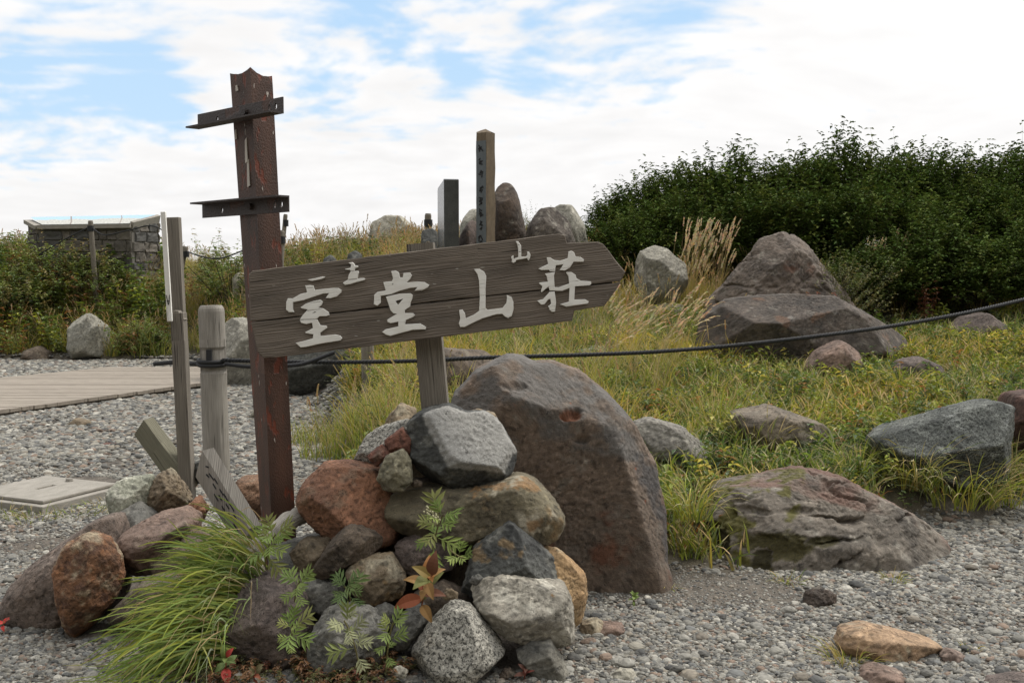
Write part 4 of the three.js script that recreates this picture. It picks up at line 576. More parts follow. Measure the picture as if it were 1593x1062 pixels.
// ---------- stone map stand on the left bank ----------
{
  const d0 = 19.2, d1 = 20.0, A = P(60, 356, d0), B = P(204, 354, d0), C = P(246, 343, d1), E = P(43, 347, d1), gy = Math.min(H(A.x, d0), H(C.x, d1)) - .1;
  const s = thing('stone_map_stand', new THREE.Vector3((A.x + B.x) / 2, gy, -(d0 + d1) / 2), 'stone stand carrying a pale blue map panel on the left bank', 'map stand');
  const rel = v => v.clone().sub(s.position), gg = []; const mortar = stoneGrain([.16, .148, .128], [.11, .102, .09], 101), faces = [stoneGrain([.13, .115, .095], [.075, .068, .06], 103), stoneGrain([.10, .098, .09], [.06, .058, .055], 105), stoneGrain([.17, .15, .125], [.10, .09, .075], 107)];
  const core = [], q4 = (a, b, c, d) => core.push(a, b, c, a, c, d), lo = v => new THREE.Vector3(v.x, 0, v.z), ra = rel(A), rb = rel(B), rc = rel(C), re = rel(E);
  q4(lo(ra), lo(rb), rb, ra); q4(lo(rb), lo(rc), rc, rb); q4(lo(re), lo(ra), ra, re); q4(lo(rc), lo(re), re, rc); q4(ra, rb, rc, re);
  part(s, 'core', woodUV(new THREE.BufferGeometry().setFromPoints(core), 'x', 0), mortar);
  const r = rng(12);
  for (const [p, q] of [[ra, rb], [rb, rc], [re, ra]]) {
    const L = Math.hypot(q.x - p.x, q.z - p.z), yaw = Math.atan2(-(q.z - p.z), q.x - p.x); let y = .1, row = 0;
    while (y < Math.max(p.y, q.y) - .06) { const h = .11 + r() * .13; let x = (row % 2) * .08; while (x < L - .02) { const w = Math.min(.12 + r() * .3, L - x), top0 = lerp(p.y, q.y, (x + w / 2) / L), hh = Math.min(h, top0 - y); if (hh > .05 && w > .04) { const g0 = new THREE.BoxGeometry(w - .012, hh - .012, .05, 3, 3, 2), pp = g0.attributes.position; for (let i = 0; i < pp.count; i++) { const X = pp.getX(i), Y = pp.getY(i), Z = pp.getZ(i), e = Z > 0 ? 1 - .12 : 1, j = .02 * noise(X * 9 + x * 20, Y * 9 + y * 20, Z * 5); pp.setXYZ(i, X * e + j, Y * e + j, Z + 1.6 * j); } const m = part(s, 'stone', woodUV(g0, 'x', Math.floor(r() * 9)), faces[Math.floor(r() * 3)]); const t = (x + w / 2) / L; m.position.set(lerp(p.x, q.x, t), y + hh / 2, lerp(p.z, q.z, t)); m.rotation.y = yaw; } x += w; } y += h; row++; }
  }
  const up = .03, cop = (a, b) => { const m = timber(s, 'coping', a.clone().add(s.position).add(new THREE.Vector3(0, up, 0)), b.clone().add(s.position).add(new THREE.Vector3(0, up, 0)), .16, .07, concrete, 1); return m; }; cop(ra, rb); cop(rb, rc); cop(re, ra);
  const ins = (a, f) => { const c = ra.clone().add(rb).add(rc).add(re).multiplyScalar(.25); return a.clone().lerp(c, f).add(new THREE.Vector3(0, .075, 0)); }, pv = [ins(ra, .06), ins(rb, .06), ins(rc, .04), ins(re, .04)];
  pv[2].y += .04; pv[3].y += .04;
  const pg = new THREE.BufferGeometry().setFromPoints([pv[0], pv[1], pv[2], pv[0], pv[2], pv[3]]); pg.setAttribute('uv', new THREE.Float32BufferAttribute([.1, 0, .8, 0, 1, 1, .1, 0, 1, 1, 0, 1], 2)); pg.computeVertexNormals();
  const pm = new THREE.MeshStandardMaterial({ roughness: .35, map: tex(256, 64, (u, v) => { const hill = .35 + .25 * fbm(u * 7, 2, 3, 4); return (u > .32 && u < .33) || (u > .72 && u < .73) ? [.5, .45, .4] : v > hill + .25 ? [.62, .77, .88] : [.84, .84, .80].map(c => c * (.85 + .25 * noise(u * 60, v * 30, 4))); }, true) });
  part(s, 'map_panel', pg, pm, 'pale blue and white panorama panel');
}
// ---------- concrete cover in the gravel ----------
{
  const y = .06, on = (px, py) => { const r = ray(px, py), t = (EYE - y) / -r.y; return new THREE.Vector3(r.x * t, y, r.z * t); };
  const f = on(66, 779), rt = on(181, 751), bk = on(144, 737), u = rt.clone().sub(f), w = bk.clone().sub(rt); w.setLength(.62);
  const s = thing('concrete_cover', new THREE.Vector3(f.x, -.03, f.z), 'square concrete cover with a lifting slot set in the gravel', 'cover');
  const yaw = Math.atan2(-u.z, u.x), Lx = u.length(), Lw = .62;
  const box = (name, x, z, w, d, y0, y1) => { const g = extrudePoly([[x, z], [x + w, z], [x + w, z + d], [x, z + d]], y1 - y0, .006, name === 'lid' ? [[[.24, .30], [.38, .30], [.38, .34], [.24, .34]].reverse()] : []); g.rotateX(-Math.PI / 2).translate(0, y0 + .03, 0); const m = part(s, name, woodUV(g, 'x', 3), concrete); m.rotation.y = yaw; return m; };
  box('frame', -.045, -.045, Lx + .09, Lw + .09, -.03, y - .022); box('lid', 0, 0, Lx, Lw, y - .020, y);
  const k = part(s, 'knob', new THREE.CylinderGeometry(.02, .024, .03, 12), concrete); k.scale.y = .6; k.position.set(Math.cos(yaw) * .5 - Math.sin(yaw) * .32, y + .04, -Math.sin(yaw) * .5 - Math.cos(yaw) * .32);
}
// ---------- boardwalk ----------
{
  const s = new THREE.Group(); s.position.set(-5, 0, -12); structure(s, 'boardwalk');
  const r = rng(4), yTop = .07, pw = .125; const left = d => lerp(-8.6, -5.75, (d - 9.4) / 5.5), right = d => lerp(-5.35, -2.75, (d - 9.4) / 5.5); const variants = [deckWood];
  for (let d = 9.4; d < 14.9; d += pw) {
    const e = d + pw - .008, j = (r() - .5) * .02, y1 = yTop + (r() - .5) * .005, y0 = yTop - .036, c = (x, y, q) => new THREE.Vector3(x + 5, y, -q + 12), A = c(left(d), y1, d), B = c(right(d) + j, y1, d), C = c(right(e) + j, y1, e), D = c(left(e), y1, e), dn = v => v.clone().setY(y0), v = [], q4 = (p, q, s, t) => v.push(p, q, s, p, s, t);
    q4(A, B, C, D); q4(dn(A), dn(B), B, A); q4(dn(B), dn(C), C, B); q4(dn(C), dn(D), D, C); q4(dn(D), dn(A), A, D); q4(dn(A), dn(D), dn(C), dn(B));
    part(s, 'plank', woodUV(new THREE.BufferGeometry().setFromPoints(v), 'x', Math.floor(r() * 40)), deckWood);
  }
  for (const f of [left, right]) { const a = new THREE.Vector3(f(9.4), .018, -9.4), b = new THREE.Vector3(f(14.9), .018, -14.9); const sgn = f === left ? .08 : -.08; a.x += sgn; b.x += sgn; timber(s, 'joist', a, b, .06, .07, greyWood, 3); }
}
// ---------- gravel ----------
const clear = (x, d, m = 0) => { for (const f of footprints) { const dx = (x - f[0]) / (f[2] + m), dd = (d - f[1]) / (f[4] + m); if (dx * dx + dd * dd < 1) return false; } return true; };
const onDeck = (x, d) => d > 9.3 && d < 15 && x > lerp(-8.6, -5.75, (d - 9.4) / 5.5) - .03 && x < lerp(-5.35, -2.75, (d - 9.4) / 5.5) + .03;
const coverC = groundAt(95, 760), onCover = (x, d) => Math.hypot(x - coverC.x, d + coverC.z) < .40;
{
  const gravel = new THREE.Group(); gravel.name = 'gravel'; gravel.userData.kind = 'stuff'; gravel.userData.label = 'loose grey gravel covering the path on both sides of the heap'; scene.add(gravel);
  const mat = new THREE.MeshStandardMaterial({ roughness: .92, vertexColors: true }), V = 10, lists = [...Array(V)].map(() => []), r = rng(99);
  const tones = [[.215, .210, .198], [.165, .162, .155], [.27, .262, .246], [.115, .114, .112], [.075, .076, .078], [.19, .170, .147], [.135, .139, .143], [.225, .213, .19], [.33, .32, .30], [.18, .135, .11]];
  const sow = (d0, d1, dens, f, mid) => {
    const xl = d => -.56 * d - .5, xr = d => .56 * d + .6; const n = Math.floor(dens * (d1 - d0) * (xr((d0 + d1) / 2) - xl((d0 + d1) / 2)));
    for (let i = 0; i < n; i++) {
      const d = Math.sqrt(lerp(d0 * d0, d1 * d1, r())), x = lerp(xl(d), xr(d), r()), q = r(), k = r(), tone = r(), a = r(), b = r();
      const m = Math.max(meadowMask(x, d), bankMask(x, d)); if (m > .25 + .3 * q) continue;
      if (onDeck(x, d) || onCover(x, d)) continue;
      const dirt = 1.1 * sstep(.95, .3, Math.hypot((x - .8) / .85, (d - 4.62) / .5)) + .75 * sstep(.9, .3, Math.hypot((x + 2.25) / .8, (d - 5.3) / .35)) + sstep(-.15, .45, fbm(x * .8, 12, d * .8, 2) + .4 * noise(x * 4, 17, d * 4)) * .8; let sc = (k < .005 ? lerp(.02, .034, k / .005) : k < mid ? lerp(.010, .018, (k - .005) / (mid - .005)) : lerp(.0035, .009, (k - mid) / (1 - mid))) * (k < .005 ? 1 : f);
      if (b < dirt * .96) { if (b < dirt * .5 || d > 7) continue; sc *= .55; }
      if (!clear(x, d, -.02)) continue;
      const t = tones[Math.floor(Math.pow(tone, 1.5) * tones.length * .999)], g = .5 + .46 * a;
      lists[i % V].push([x, H(x, d) + sc * (-.02 + .28 * q), -d, sc, q * 6.28, (a - .5) * .7, t[0] * g, t[1] * g, t[2] * g, k]);
    }
  };
  sow(3.1, 5.2, 13000, 1, .085); sow(5.2, 7.5, 7200, 1.25, .15); sow(7.5, 11, 2900, 1.85, .32); sow(11, 17.6, 1500, 2.4, .35);
  const M = new THREE.Matrix4(), Q = new THREE.Quaternion(), E = new THREE.Euler(), S = new THREE.Vector3(), T = new THREE.Vector3(), C = new THREE.Color();
  for (let v = 0; v < V; v++) {
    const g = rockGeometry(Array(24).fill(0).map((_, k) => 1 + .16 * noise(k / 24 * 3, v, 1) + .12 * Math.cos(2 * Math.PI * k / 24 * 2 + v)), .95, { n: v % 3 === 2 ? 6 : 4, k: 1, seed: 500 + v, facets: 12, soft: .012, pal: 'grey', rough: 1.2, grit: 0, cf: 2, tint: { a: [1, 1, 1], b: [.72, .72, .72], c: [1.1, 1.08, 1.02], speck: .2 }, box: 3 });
    const gg = v % 3 === 2 ? g : g.toNonIndexed(); if (v % 3 !== 2) gg.computeVertexNormals();
    const im = new THREE.InstancedMesh(gg, mat, lists[v].length); im.name = 'pebbles'; im.userData.kind = 'stuff';
    lists[v].forEach((p, i) => { E.set(p[5], p[4], p[5] * .6); Q.setFromEuler(E); S.set(p[3] * (1 + .35 * p[9]), p[3] * (.52 + .2 * p[9]), p[3]); T.set(p[0], p[1], p[2]); im.setMatrixAt(i, M.compose(T, Q, S)); im.setColorAt(i, C.setRGB(p[6], p[7], p[8])); });
    im.castShadow = im.receiveShadow = true; gravel.add(im);
  }
}

// ---------- plants: builders ----------
class Leafage { constructor() { this.p = []; this.c = []; }
  tri(a, b, c, col) { this.p.push(...a, ...b, ...c); for (let i = 0; i < 3; i++) this.c.push(...col); }
  quad(a, b, c, d, col) { this.tri(a, b, c, col); this.tri(a, c, d, col); }
  build() { const g = new THREE.BufferGeometry(); g.setAttribute('position', new THREE.Float32BufferAttribute(this.p, 3)); g.setAttribute('color', new THREE.Float32BufferAttribute(this.c, 3)); g.computeVertexNormals(); return g; } }
const leafMatDark = new THREE.MeshPhysicalMaterial({ vertexColors: true, roughness: 1, side: THREE.DoubleSide, transmission: .2, thickness: 0, specularIntensity: .25 });
const plantMat = new THREE.MeshPhysicalMaterial({ vertexColors: true, roughness: 1, side: THREE.DoubleSide, transmission: .36, thickness: 0 });
const addv = (a, b, k = 1) => [a[0] + b[0] * k, a[1] + b[1] * k, a[2] + b[2] * k];
// a curved blade: AZ where it leans, LEAN from upright at the root, CURL how much more at the tip
let twistR = rng(4242);
function blade(L, p, az, len, w, lean, curl, col, seg = 4, tipcol) {
  const tw = (twistR() - .5) * 2.4, ct = Math.cos(tw), st0 = Math.sin(tw);
  const sx = -Math.sin(az), sz = Math.cos(az); let th = lean, q = p, prev = null; const pts = [];
  for (let i = 0; i <= seg; i++) { const k = i / seg, ww = w * (i === seg ? 0 : (1 - k * .75) * (i ? 1 : .8)); const wx = sx * ct - Math.cos(az) * Math.cos(th) * st0, wy = Math.sin(th) * st0, wz = sz * ct - Math.sin(az) * Math.cos(th) * st0, a = [q[0] - wx * ww / 2, q[1] - wy * ww / 2, q[2] - wz * ww / 2], b = [q[0] + wx * ww / 2, q[1] + wy * ww / 2, q[2] + wz * ww / 2]; const cc = tipcol && k > .65 ? tipcol : col;
    if (prev) { if (i === seg) L.tri(prev[0], prev[1], a, cc); else L.quad(prev[0], prev[1], b, a, cc); } prev = [a, b]; pts.push(q);
    const st = len / seg; q = [q[0] + Math.cos(az) * Math.sin(th) * st, q[1] + Math.cos(th) * st, q[2] + Math.sin(az) * Math.sin(th) * st]; th += curl / seg * (.6 + k); }
  return pts;
}
function plume(L, pts, len, col, r) {             // seed head along the end of a stalk
  const n = pts.length, e = pts[n - 1], f = pts[n - 2]; let dx = e[0] - f[0], dy = e[1] - f[1], dz = e[2] - f[2]; const l = Math.hypot(dx, dy, dz); dx /= l; dy /= l; dz /= l;
  for (let i = 0; i < 15; i++) { const k = i / 15, b = addv(e, [dx, dy - .25 * k * k, dz], len * (k - .25)), a = r() * 6.28, s = len * (.26 - .14 * k), w = len * .075, o = [Math.cos(a) * .35 + dx, .7 * dy - .15 + .3 * r(), Math.sin(a) * .35 + dz]; L.tri(addv(b, [Math.sin(a), 0, -Math.cos(a)], -w), addv(b, [Math.sin(a), 0, -Math.cos(a)], w), addv(b, o, s), col.map(c => c * (.8 + .4 * r()))); }
}
const GREEN = [.12, .175, .028], LIME = [.29, .33, .036], YEL = [.43, .365, .058], STRAW = [.50, .39, .18], RUST = [.34, .15, .04], DEEP = [.065, .105, .022];
const pick = (r, arr) => arr[Math.floor(r() * arr.length * .9999)];
const vary = (c, r, k = .35) => { const g = 1 - k / 2 + k * r(); return [c[0] * g * (.92 + .16 * r()), c[1] * g, c[2] * g]; };
function clump(seed, o) {
  const r = rng(seed), L = new Leafage();
  for (let i = 0; i < o.n; i++) { const a = r() * 6.28, R = o.r * Math.sqrt(r()), p = [Math.cos(a) * R, -.02, Math.sin(a) * R], az = o.out ? a + (r() - .5) * 1.4 : r() * 6.28; const c = vary(pick(r, o.cols), r); blade(L, p, az, lerp(o.h0, o.h1, Math.pow(r(), 1.4)), o.w * (.6 + .8 * r()), o.lean * r(), o.curl * (.4 + .9 * r()), c, o.seg || 4, r() < .25 ? vary(STRAW, r) : null); }
  for (let i = 0; i < (o.stalks || 0); i++) { const a = r() * 6.28, R = o.r * r(), p = [Math.cos(a) * R, 0, Math.sin(a) * R], c = vary(pick(r, [STRAW, YEL, [.34, .25, .11]]), r); const pts = blade(L, p, o.wind !== undefined ? o.wind + (r() - .5) * 1.6 : r() * 6.28, lerp(o.s0, o.s1, r()), .0042, .12 * r(), o.scurl ? o.scurl * (.4 + r()) : .5 * r(), c, 6); plume(L, pts.slice(0, -1), lerp(.07, .13, r()) * (o.pl || 1), vary(o.pc || [.42, .31, .15], r), r); }
  return L.build();
}
function herb(seed, o) {                           // leafy stems
  const r = rng(seed), L = new Leafage();
  for (let i = 0; i < o.n; i++) { const a = r() * 6.28, R = o.r * Math.sqrt(r()), p = [Math.cos(a) * R, 0, Math.sin(a) * R], pts = blade(L, p, a, lerp(o.h0, o.h1, r()), .004, .35 * r(), .5 * r(), vary([.12, .11, .04], r), 5);
    const cbase = pick(r, o.cols); for (let k = 1; k < pts.length; k++) for (let m = 0; m < o.m; m++) leaf(L, pts[k], r() * 6.28, (r() - .25) * .9, o.leaf * (.6 + .7 * r()), .45, vary(cbase, r, .5)); }
  return L.build();
}
function leaf(L, p, az, pitch, len, asp, col) {    // folded pointed leaf
  const dx = Math.cos(az) * Math.cos(pitch), dy = Math.sin(pitch), dz = Math.sin(az) * Math.cos(pitch), sx = -Math.sin(az), sz = Math.cos(az), w = len * asp / 2, m = addv(p, [dx, dy, dz], len * .45), t = addv(p, [dx, dy - .25, dz], len), up = .25 * w;
  const a = [m[0] + sx * w, m[1] + up, m[2] + sz * w], b = [m[0] - sx * w, m[1] + up, m[2] - sz * w]; L.tri(p, a, t, col); L.tri(p, t, b, col.map(c => c * 1.0));
}
const scatter = (name, label, sets) => {           // one mass of countless plants
  const G = new THREE.Group(); G.name = name; G.userData.kind = 'stuff'; G.userData.label = label; scene.add(G);
  const M = new THREE.Matrix4(), Q = new THREE.Quaternion(), S = new THREE.Vector3(), T = new THREE.Vector3(), E = new THREE.Euler(), C = new THREE.Color();
  for (const { geo, list, part: pn } of sets) { if (!list.length) continue; const im = new THREE.InstancedMesh(geo, plantMat, list.length); im.name = pn || 'clumps'; im.userData.kind = 'stuff'; list.forEach((p, i) => { E.set((p[4] || 0), p[3], (p[5] || 0)); Q.setFromEuler(E); T.set(p[0], p[1], p[2]); S.setScalar(p[6]); im.setMatrixAt(i, M.compose(T, Q, S)); im.setColorAt(i, p[7] ? C.setRGB(...p[7]) : C.setRGB(1, 1, 1)); }); im.castShadow = im.receiveShadow = true; G.add(im); }
  return G;
};

// ---------- meadow grass, in three heights, and bank growth ----------
{
  const VN = 6, mk = f => [...Array(VN)].map((_, i) => ({ geo: f(i), list: [] }));
  const shortG = mk(i => clump(200 + i, { n: 40, r: .10, h0: .05, h1: .20, w: .0095, lean: .9, curl: 1.3, cols: [GREEN, LIME, LIME, GREEN, YEL, [.22, .19, .05], i % 3 ? LIME : RUST] }));
  const midG = mk(i => clump(220 + i, { n: 36, r: .10, h0: .14, h1: .40, w: .0088, lean: .65, curl: 1.3, cols: [LIME, YEL, GREEN, YEL, [.32, .28, .10]], stalks: i % 2, s0: .4, s1: .6 }));
  const tallG = mk(i => clump(240 + i, { n: 28, r: .11, h0: .2, h1: .5, w: .008, lean: .5, curl: 1.1, cols: [YEL, LIME, STRAW, [.30, .25, .09]], stalks: 9, s0: .45, s1: .72, wind: .3, scurl: .9 }));
  const herbG = mk(i => herb(260 + i, { n: 9, r: .12, h0: .05, h1: .16, m: 3, leaf: .035, cols: [GREEN, LIME, DEEP, [.16, .17, .04], i % 2 ? RUST : YEL] }));
  const weedG = mk(i => herb(280 + i, { n: 12, r: .2, h0: .25, h1: .6, m: 4, leaf: .085, cols: [GREEN, DEEP, LIME, [.11, .15, .03], i === 1 ? [.19, .09, .03] : GREEN] }));
  const r = rng(321);
  const sow = (n, gen) => { for (let i = 0; i < n; i++) gen(r()); };
  const put = (set, x, d, s, col) => { const y = H(x, d), sx = (H(x + .1, d) - y) / .1, sd = (H(x, d + .1) - y) / .1; pick(r, set).list.push([x, y, -d, r() * 6.28, -Math.atan(sd) * .35, -Math.atan(sx) * .35 * -1, s, col]); };
  const tint = (x, d) => { const n = fbm(x * .9, 40, d * .9, 3), m = fbm(x * 2.4, 50, d * 2.4, 2); return [clamp(1 + .75 * n + .35 * m, .55, 1.6), clamp(1 + .3 * n + .3 * m, .6, 1.35), clamp(1 - .3 * n, .6, 1.3)]; };
  const meadow = (d0, d1, dens, fn) => { const n = Math.floor(dens * (d1 - d0) * (d0 + d1) / 2 * 1.1); for (let i = 0; i < n; i++) { const d = Math.sqrt(lerp(d0 * d0, d1 * d1, r())), x = lerp(-.42 * d, .58 * d + .3, r()), q = r(); if (meadowMask(x, d) < .35 + .3 * q || !clear(x, d, -.03)) continue; fn(x, d, q); } };
  const px = (x, d) => W / 2 + x / d * F;
  const cover = (x, d, q) => { const X = px(x, d); if (X > 960 && d > lerp(12.6, 10.6, clamp((X - 960) / 400)) && r() < .75) return; const tallness = sstep(10.2, 11.6, d) * .85 + sstep(1130, 900, X) * sstep(6.4, 7.4, d) * .55 + .35 * fbm(x * .7, 22, d * .7, 2) - sstep(1250, 1450, X) * .25; const c = tint(x, d), w = r(); if (q < tallness * .8) (w < sstep(9, 11.5, d) * .5 + .06 ? put(tallG, x, d, .55 + .35 * r(), c) : put(midG, x, d, .65 + .5 * r(), c)); else if (w < .22) put(herbG, x, d, .8 + .7 * r(), c); else put(shortG, x, d, .8 + .7 * r(), c); };
  meadow(4.9, 7.5, 130, cover); meadow(7.5, 11, 95, cover); meadow(11, 16.5, 46, cover); meadow(16.5, 21, 16, cover);
  scatter('meadow_grass', 'yellow green meadow grass on the slope behind the stones', [...shortG, ...midG, ...tallG, ...herbG]);
  for (const s of [shortG, midG, tallG, herbG]) s.forEach(k => (k.list = []));
  // left bank and mound
  for (let i = 0; i < 5200; i++) { const d = lerp(13.2, 23, Math.pow(r(), 1.25)), x = lerp(-12.5, .3, r()); const X = px(x, d); if (bankMask(x, d) < .5 || (meadowMask(x, d) > .5 && d < 15) || !clear(x, d, -.05)) continue; const t = d - bankStart(x), w = r(), c = tint(x, d), n = fbm(x * .5, 33, d * .5, 2), mound = X > 320; if (mound) { w < .36 + n ? put(tallG, x, d, .6 + .4 * r(), c) : w < .75 ? put(midG, x, d, .9 + .5 * r(), c) : put(weedG, x, d, .5 + .3 * r(), c); } else { X < 262 && w < .34 - n ? put(weedG, x, d, (t > 1.3 && t < 2.7 ? .85 : .55) + .5 * r(), [c[0] * 1.25, c[1] * 1.2, c[2]]) : w < .6 ? put(tallG, x, d, (X > 262 ? .5 : .7) + .4 * r(), c) : put(midG, x, d, (X > 262 ? .6 : .9) + .6 * r(), c); } }
  scatter('bank_growth', 'mixed weeds and tall grass covering the left bank', [...midG, ...tallG, ...weedG]);
}

// ---------- shrubs ----------
function shrubCrown(seed, shoots, cols, leafLen, up) {
  const r = rng(seed), L = new Leafage(), S = new Leafage();
  const lump = (a, e) => .95 + .42 * noise(Math.cos(a) * 1.6 + seed, e * 2, Math.sin(a) * 1.6) + .12 * noise(Math.cos(a) * 4, e * 4 + seed, Math.sin(a) * 4);
  const stems = 9; for (let k = 0; k < stems; k++) { const a = k / stems * 6.28 + r(); for (const w of [0, 1.57]) { const s = new Leafage(); blade(S, [Math.cos(a) * .06, -.1, Math.sin(a) * .06], a, 1.35 + .4 * r(), .035, .1 + .5 * r(), .15, [.06, .05, .04], 5); } }
  for (let i = 0; i < shoots; i++) {
    const a = r() * 6.28, e = Math.asin(lerp(-.25, 1, r())), rad = lump(a, e) * Math.pow(.25 + .75 * r(), .5), p = [Math.cos(a) * Math.cos(e) * rad * .95, .72 + Math.sin(e) * rad * 1.02 - .12, Math.sin(a) * Math.cos(e) * rad * .95];
    if (p[1] < .03) p[1] = .03 + r() * .2;
    const c = vary(pick(r, cols), r, .5), outw = clamp(1.15 - e * .75 + (r() - .5) * .7, .02, 1.5) * (1 - up * .5), pts = blade(L, p, a + (r() - .5) * 1.2, lerp(.2, r() < .2 ? .75 : .42, r()), .007, outw, (r() - .5) * .7, [.055, .04, .028], 5);
    for (let k = 0; k < pts.length; k++) for (let m = 0; m < (k === pts.length - 1 ? 2 : 3); m++) leaf(L, addv(pts[k], [r() - .5, r() - .5, r() - .5], .03), r() * 6.28, (r() - .35) * 1.1, leafLen * (.6 + .65 * r()), .55, vary(c, r, .25));
  }
  return [L.build(), S.build()];
}
{
  const cols = [[.060, .098, .017], [.075, .115, .020], [.050, .082, .015], [.10, .130, .024]];
  const kinds = [0, 1, 2].map(i => [...shrubCrown(600 + i, 640, cols, .088, .35), leafMatDark]), light = shrubCrown(610, 420, [[.15, .17, .035], [.11, .14, .03], [.20, .17, .05]], .05, .3), bankK = shrubCrown(611, 230, [[.19, .25, .045], [.15, .215, .04], [.25, .26, .055], [.25, .19, .05]], .085, .3);
  const r = rng(64);
  const shrub = (name, k, px, topY, d, label, group, rx = 1) => { const x = (px - W / 2) / F * d, y = H(x, d) - .05, t = P(px, topY, d).y - y, s = t / 1.95; const g = thing(name, new THREE.Vector3(x, y, -d), label, 'shrub', group); const pm = k[2] || plantMat; part(g, 'crown', k[0], pm); part(g, 'stems', k[1], pm); g.scale.set(s * rx, s, s * rx); g.rotation.y = r() * 6.28; return g; };
  const back = [[958, 292], [1012, 262], [1062, 243], [1130, 222], [1188, 236], [1240, 235], [1302, 196], [1362, 222], [1412, 216], [1478, 228], [1540, 222], [1600, 208]];
  const ord = ['leftmost', 'second', 'third', 'fourth', 'fifth', 'sixth', 'tallest', 'eighth', 'ninth', 'tenth', 'eleventh', 'rightmost'];
  back.forEach(([x, y], i) => shrub('dark_shrub', kinds[i % 3], x, y, 14.6 + (i % 3) * .4, `dark green shrub on the skyline, ${i === 6 ? 'tallest of the back row' : ord[i] + ' of the back row from the left'}`, 'dark shrubs on the right of the meadow', i === 6 ? .8 : .95));
  [[985, 322], [1048, 288], [1125, 306], [1195, 272], [1272, 322], [1345, 262], [1440, 300], [1515, 268], [1600, 292]].forEach(([x, y], i) => shrub('dark_shrub', kinds[(i + 1) % 3], x, y, 12.7 + (i * 7 % 5) * .25, `dark green shrub below the skyline, number ${['one', 'two', 'three', 'four', 'five', 'six', 'seven', 'eight', 'nine'][i]} of the middle row from the left`, 'dark shrubs on the right of the meadow', 1.1));
  [[1362, 372], [1432, 330], [1525, 372], [1596, 338]].forEach(([x, y], i) => shrub('dark_shrub', kinds[i % 3], x, y, 11.3 + (i % 2) * .4, `low dark shrub at the foot of the thicket, ${['leftmost', 'second', 'third', 'rightmost'][i]} of the front row`, 'dark shrubs on the right of the meadow', 1.35));
  shrub('light_shrub', light, 1296, 376, 10.7, 'yellow green shrub just right of the pyramid boulder', undefined, 1.1);
  shrub('light_shrub', light, 835, 318, 14.2, 'small green shrub between the boulders of the memorials');
  [[20, 400, 18.2, 'bright green leafy shrub at the left edge of the bank'], [85, 366, 18.8, 'green shrub before the left corner of the map stand'], [150, 382, 18.9, 'green shrub before the middle of the map stand'], [215, 492, 17.2, 'broad leaved shrub low in the bank left of the stake'], [362, 366, 18.6, 'green shrub on the crest just left of the rusty post']].forEach(([x, y, d, label]) => shrub('bank_shrub', bankK, x, y, d, label, 'shrubs on the left bank', 1.3));
}

// ---------- single grass tufts and plants ----------
function tuft(name, px, py, label, o, d) {
  const p = d ? (() => { const q = P(px, py, d); return q; })() : groundAt(px, py), g = clump(o.seed, o); return top(name, g, plantMat, p, label, 'grass', o.group);
}
const droop = { n: 150, r: .10, h0: .2, h1: .42, w: .0065, lean: .7, curl: 2.0, out: true, cols: [LIME, GREEN, LIME, YEL, [.30, .26, .09]], seg: 6 };
tuft('grass_tuft', 1078, 800, 'drooping grass tuft between the huge boulder and the mossy slab', { ...droop, seed: 701, r: .09, n: 120, h1: .34 }, 5.0);
tuft('grass_tuft', 1418, 752, 'drooping grass tuft left below the blue grey granite', { ...droop, seed: 702, r: .16, n: 200, h1: .48 }); tuft('grass_tuft', 1490, 782, 'largest drooping grass tuft under the blue grey granite', { ...droop, seed: 703, n: 300, r: .22, h1: .58 }); tuft('grass_tuft', 1578, 778, 'drooping grass tuft at the right edge under the granite', { ...droop, seed: 704, n: 240, r: .2, h1: .52 });
tuft('grass_tuft', 1330, 745, 'bright grass tuft right behind the mossy slab', { ...droop, seed: 705, n: 160, cols: [LIME, GREEN, LIME] }); tuft('grass_tuft', 1180, 700, 'upright green grass tuft in front of the flat topped boulder', { ...droop, seed: 706, lean: .5, curl: 1.2, n: 170, r: .16 }); tuft('grass_tuft', 1110, 672, 'green grass tuft between the smooth and the flat topped boulders', { ...droop, seed: 707, lean: .45, curl: 1.1, n: 190, r: .18, h1: .48 });
tuft('grass_tuft', 1405, 610, 'broad bladed yellow green tuft below the grey purple stone', { ...droop, seed: 708, w: .014, n: 70, h1: .36, cols: [LIME, YEL, LIME] });
tuft('dry_tuft', 1322, 1030, 'small dry yellow grass tuft before the flat orange tan stone', { ...droop, seed: 709, n: 150, r: .07, h0: .05, h1: .15, w: .004, cols: [YEL, STRAW, LIME, [.30, .2, .07]] });
tuft('dry_tuft', 1512, 1012, 'tiny green tuft in the gravel at the lower right', { ...droop, seed: 710, n: 60, r: .03, h0: .03, h1: .07, w: .004 });
tuft('dry_tuft', 1392, 905, 'small yellow tuft at the right foot of the mossy slab', { ...droop, seed: 711, n: 70, r: .05, h0: .04, h1: .10, w: .004, cols: [YEL, LIME] }); tuft('dry_tuft', 1225, 905, 'small green tuft at the left foot of the mossy slab', { ...droop, seed: 712, n: 60, r: .05, h0: .04, h1: .1, w: .005 });
tuft('dry_tuft', 1040, 915, 'tiny tuft at the right foot of the huge boulder', { ...droop, seed: 713, n: 50, r: .04, h0: .03, h1: .09, w: .004 });
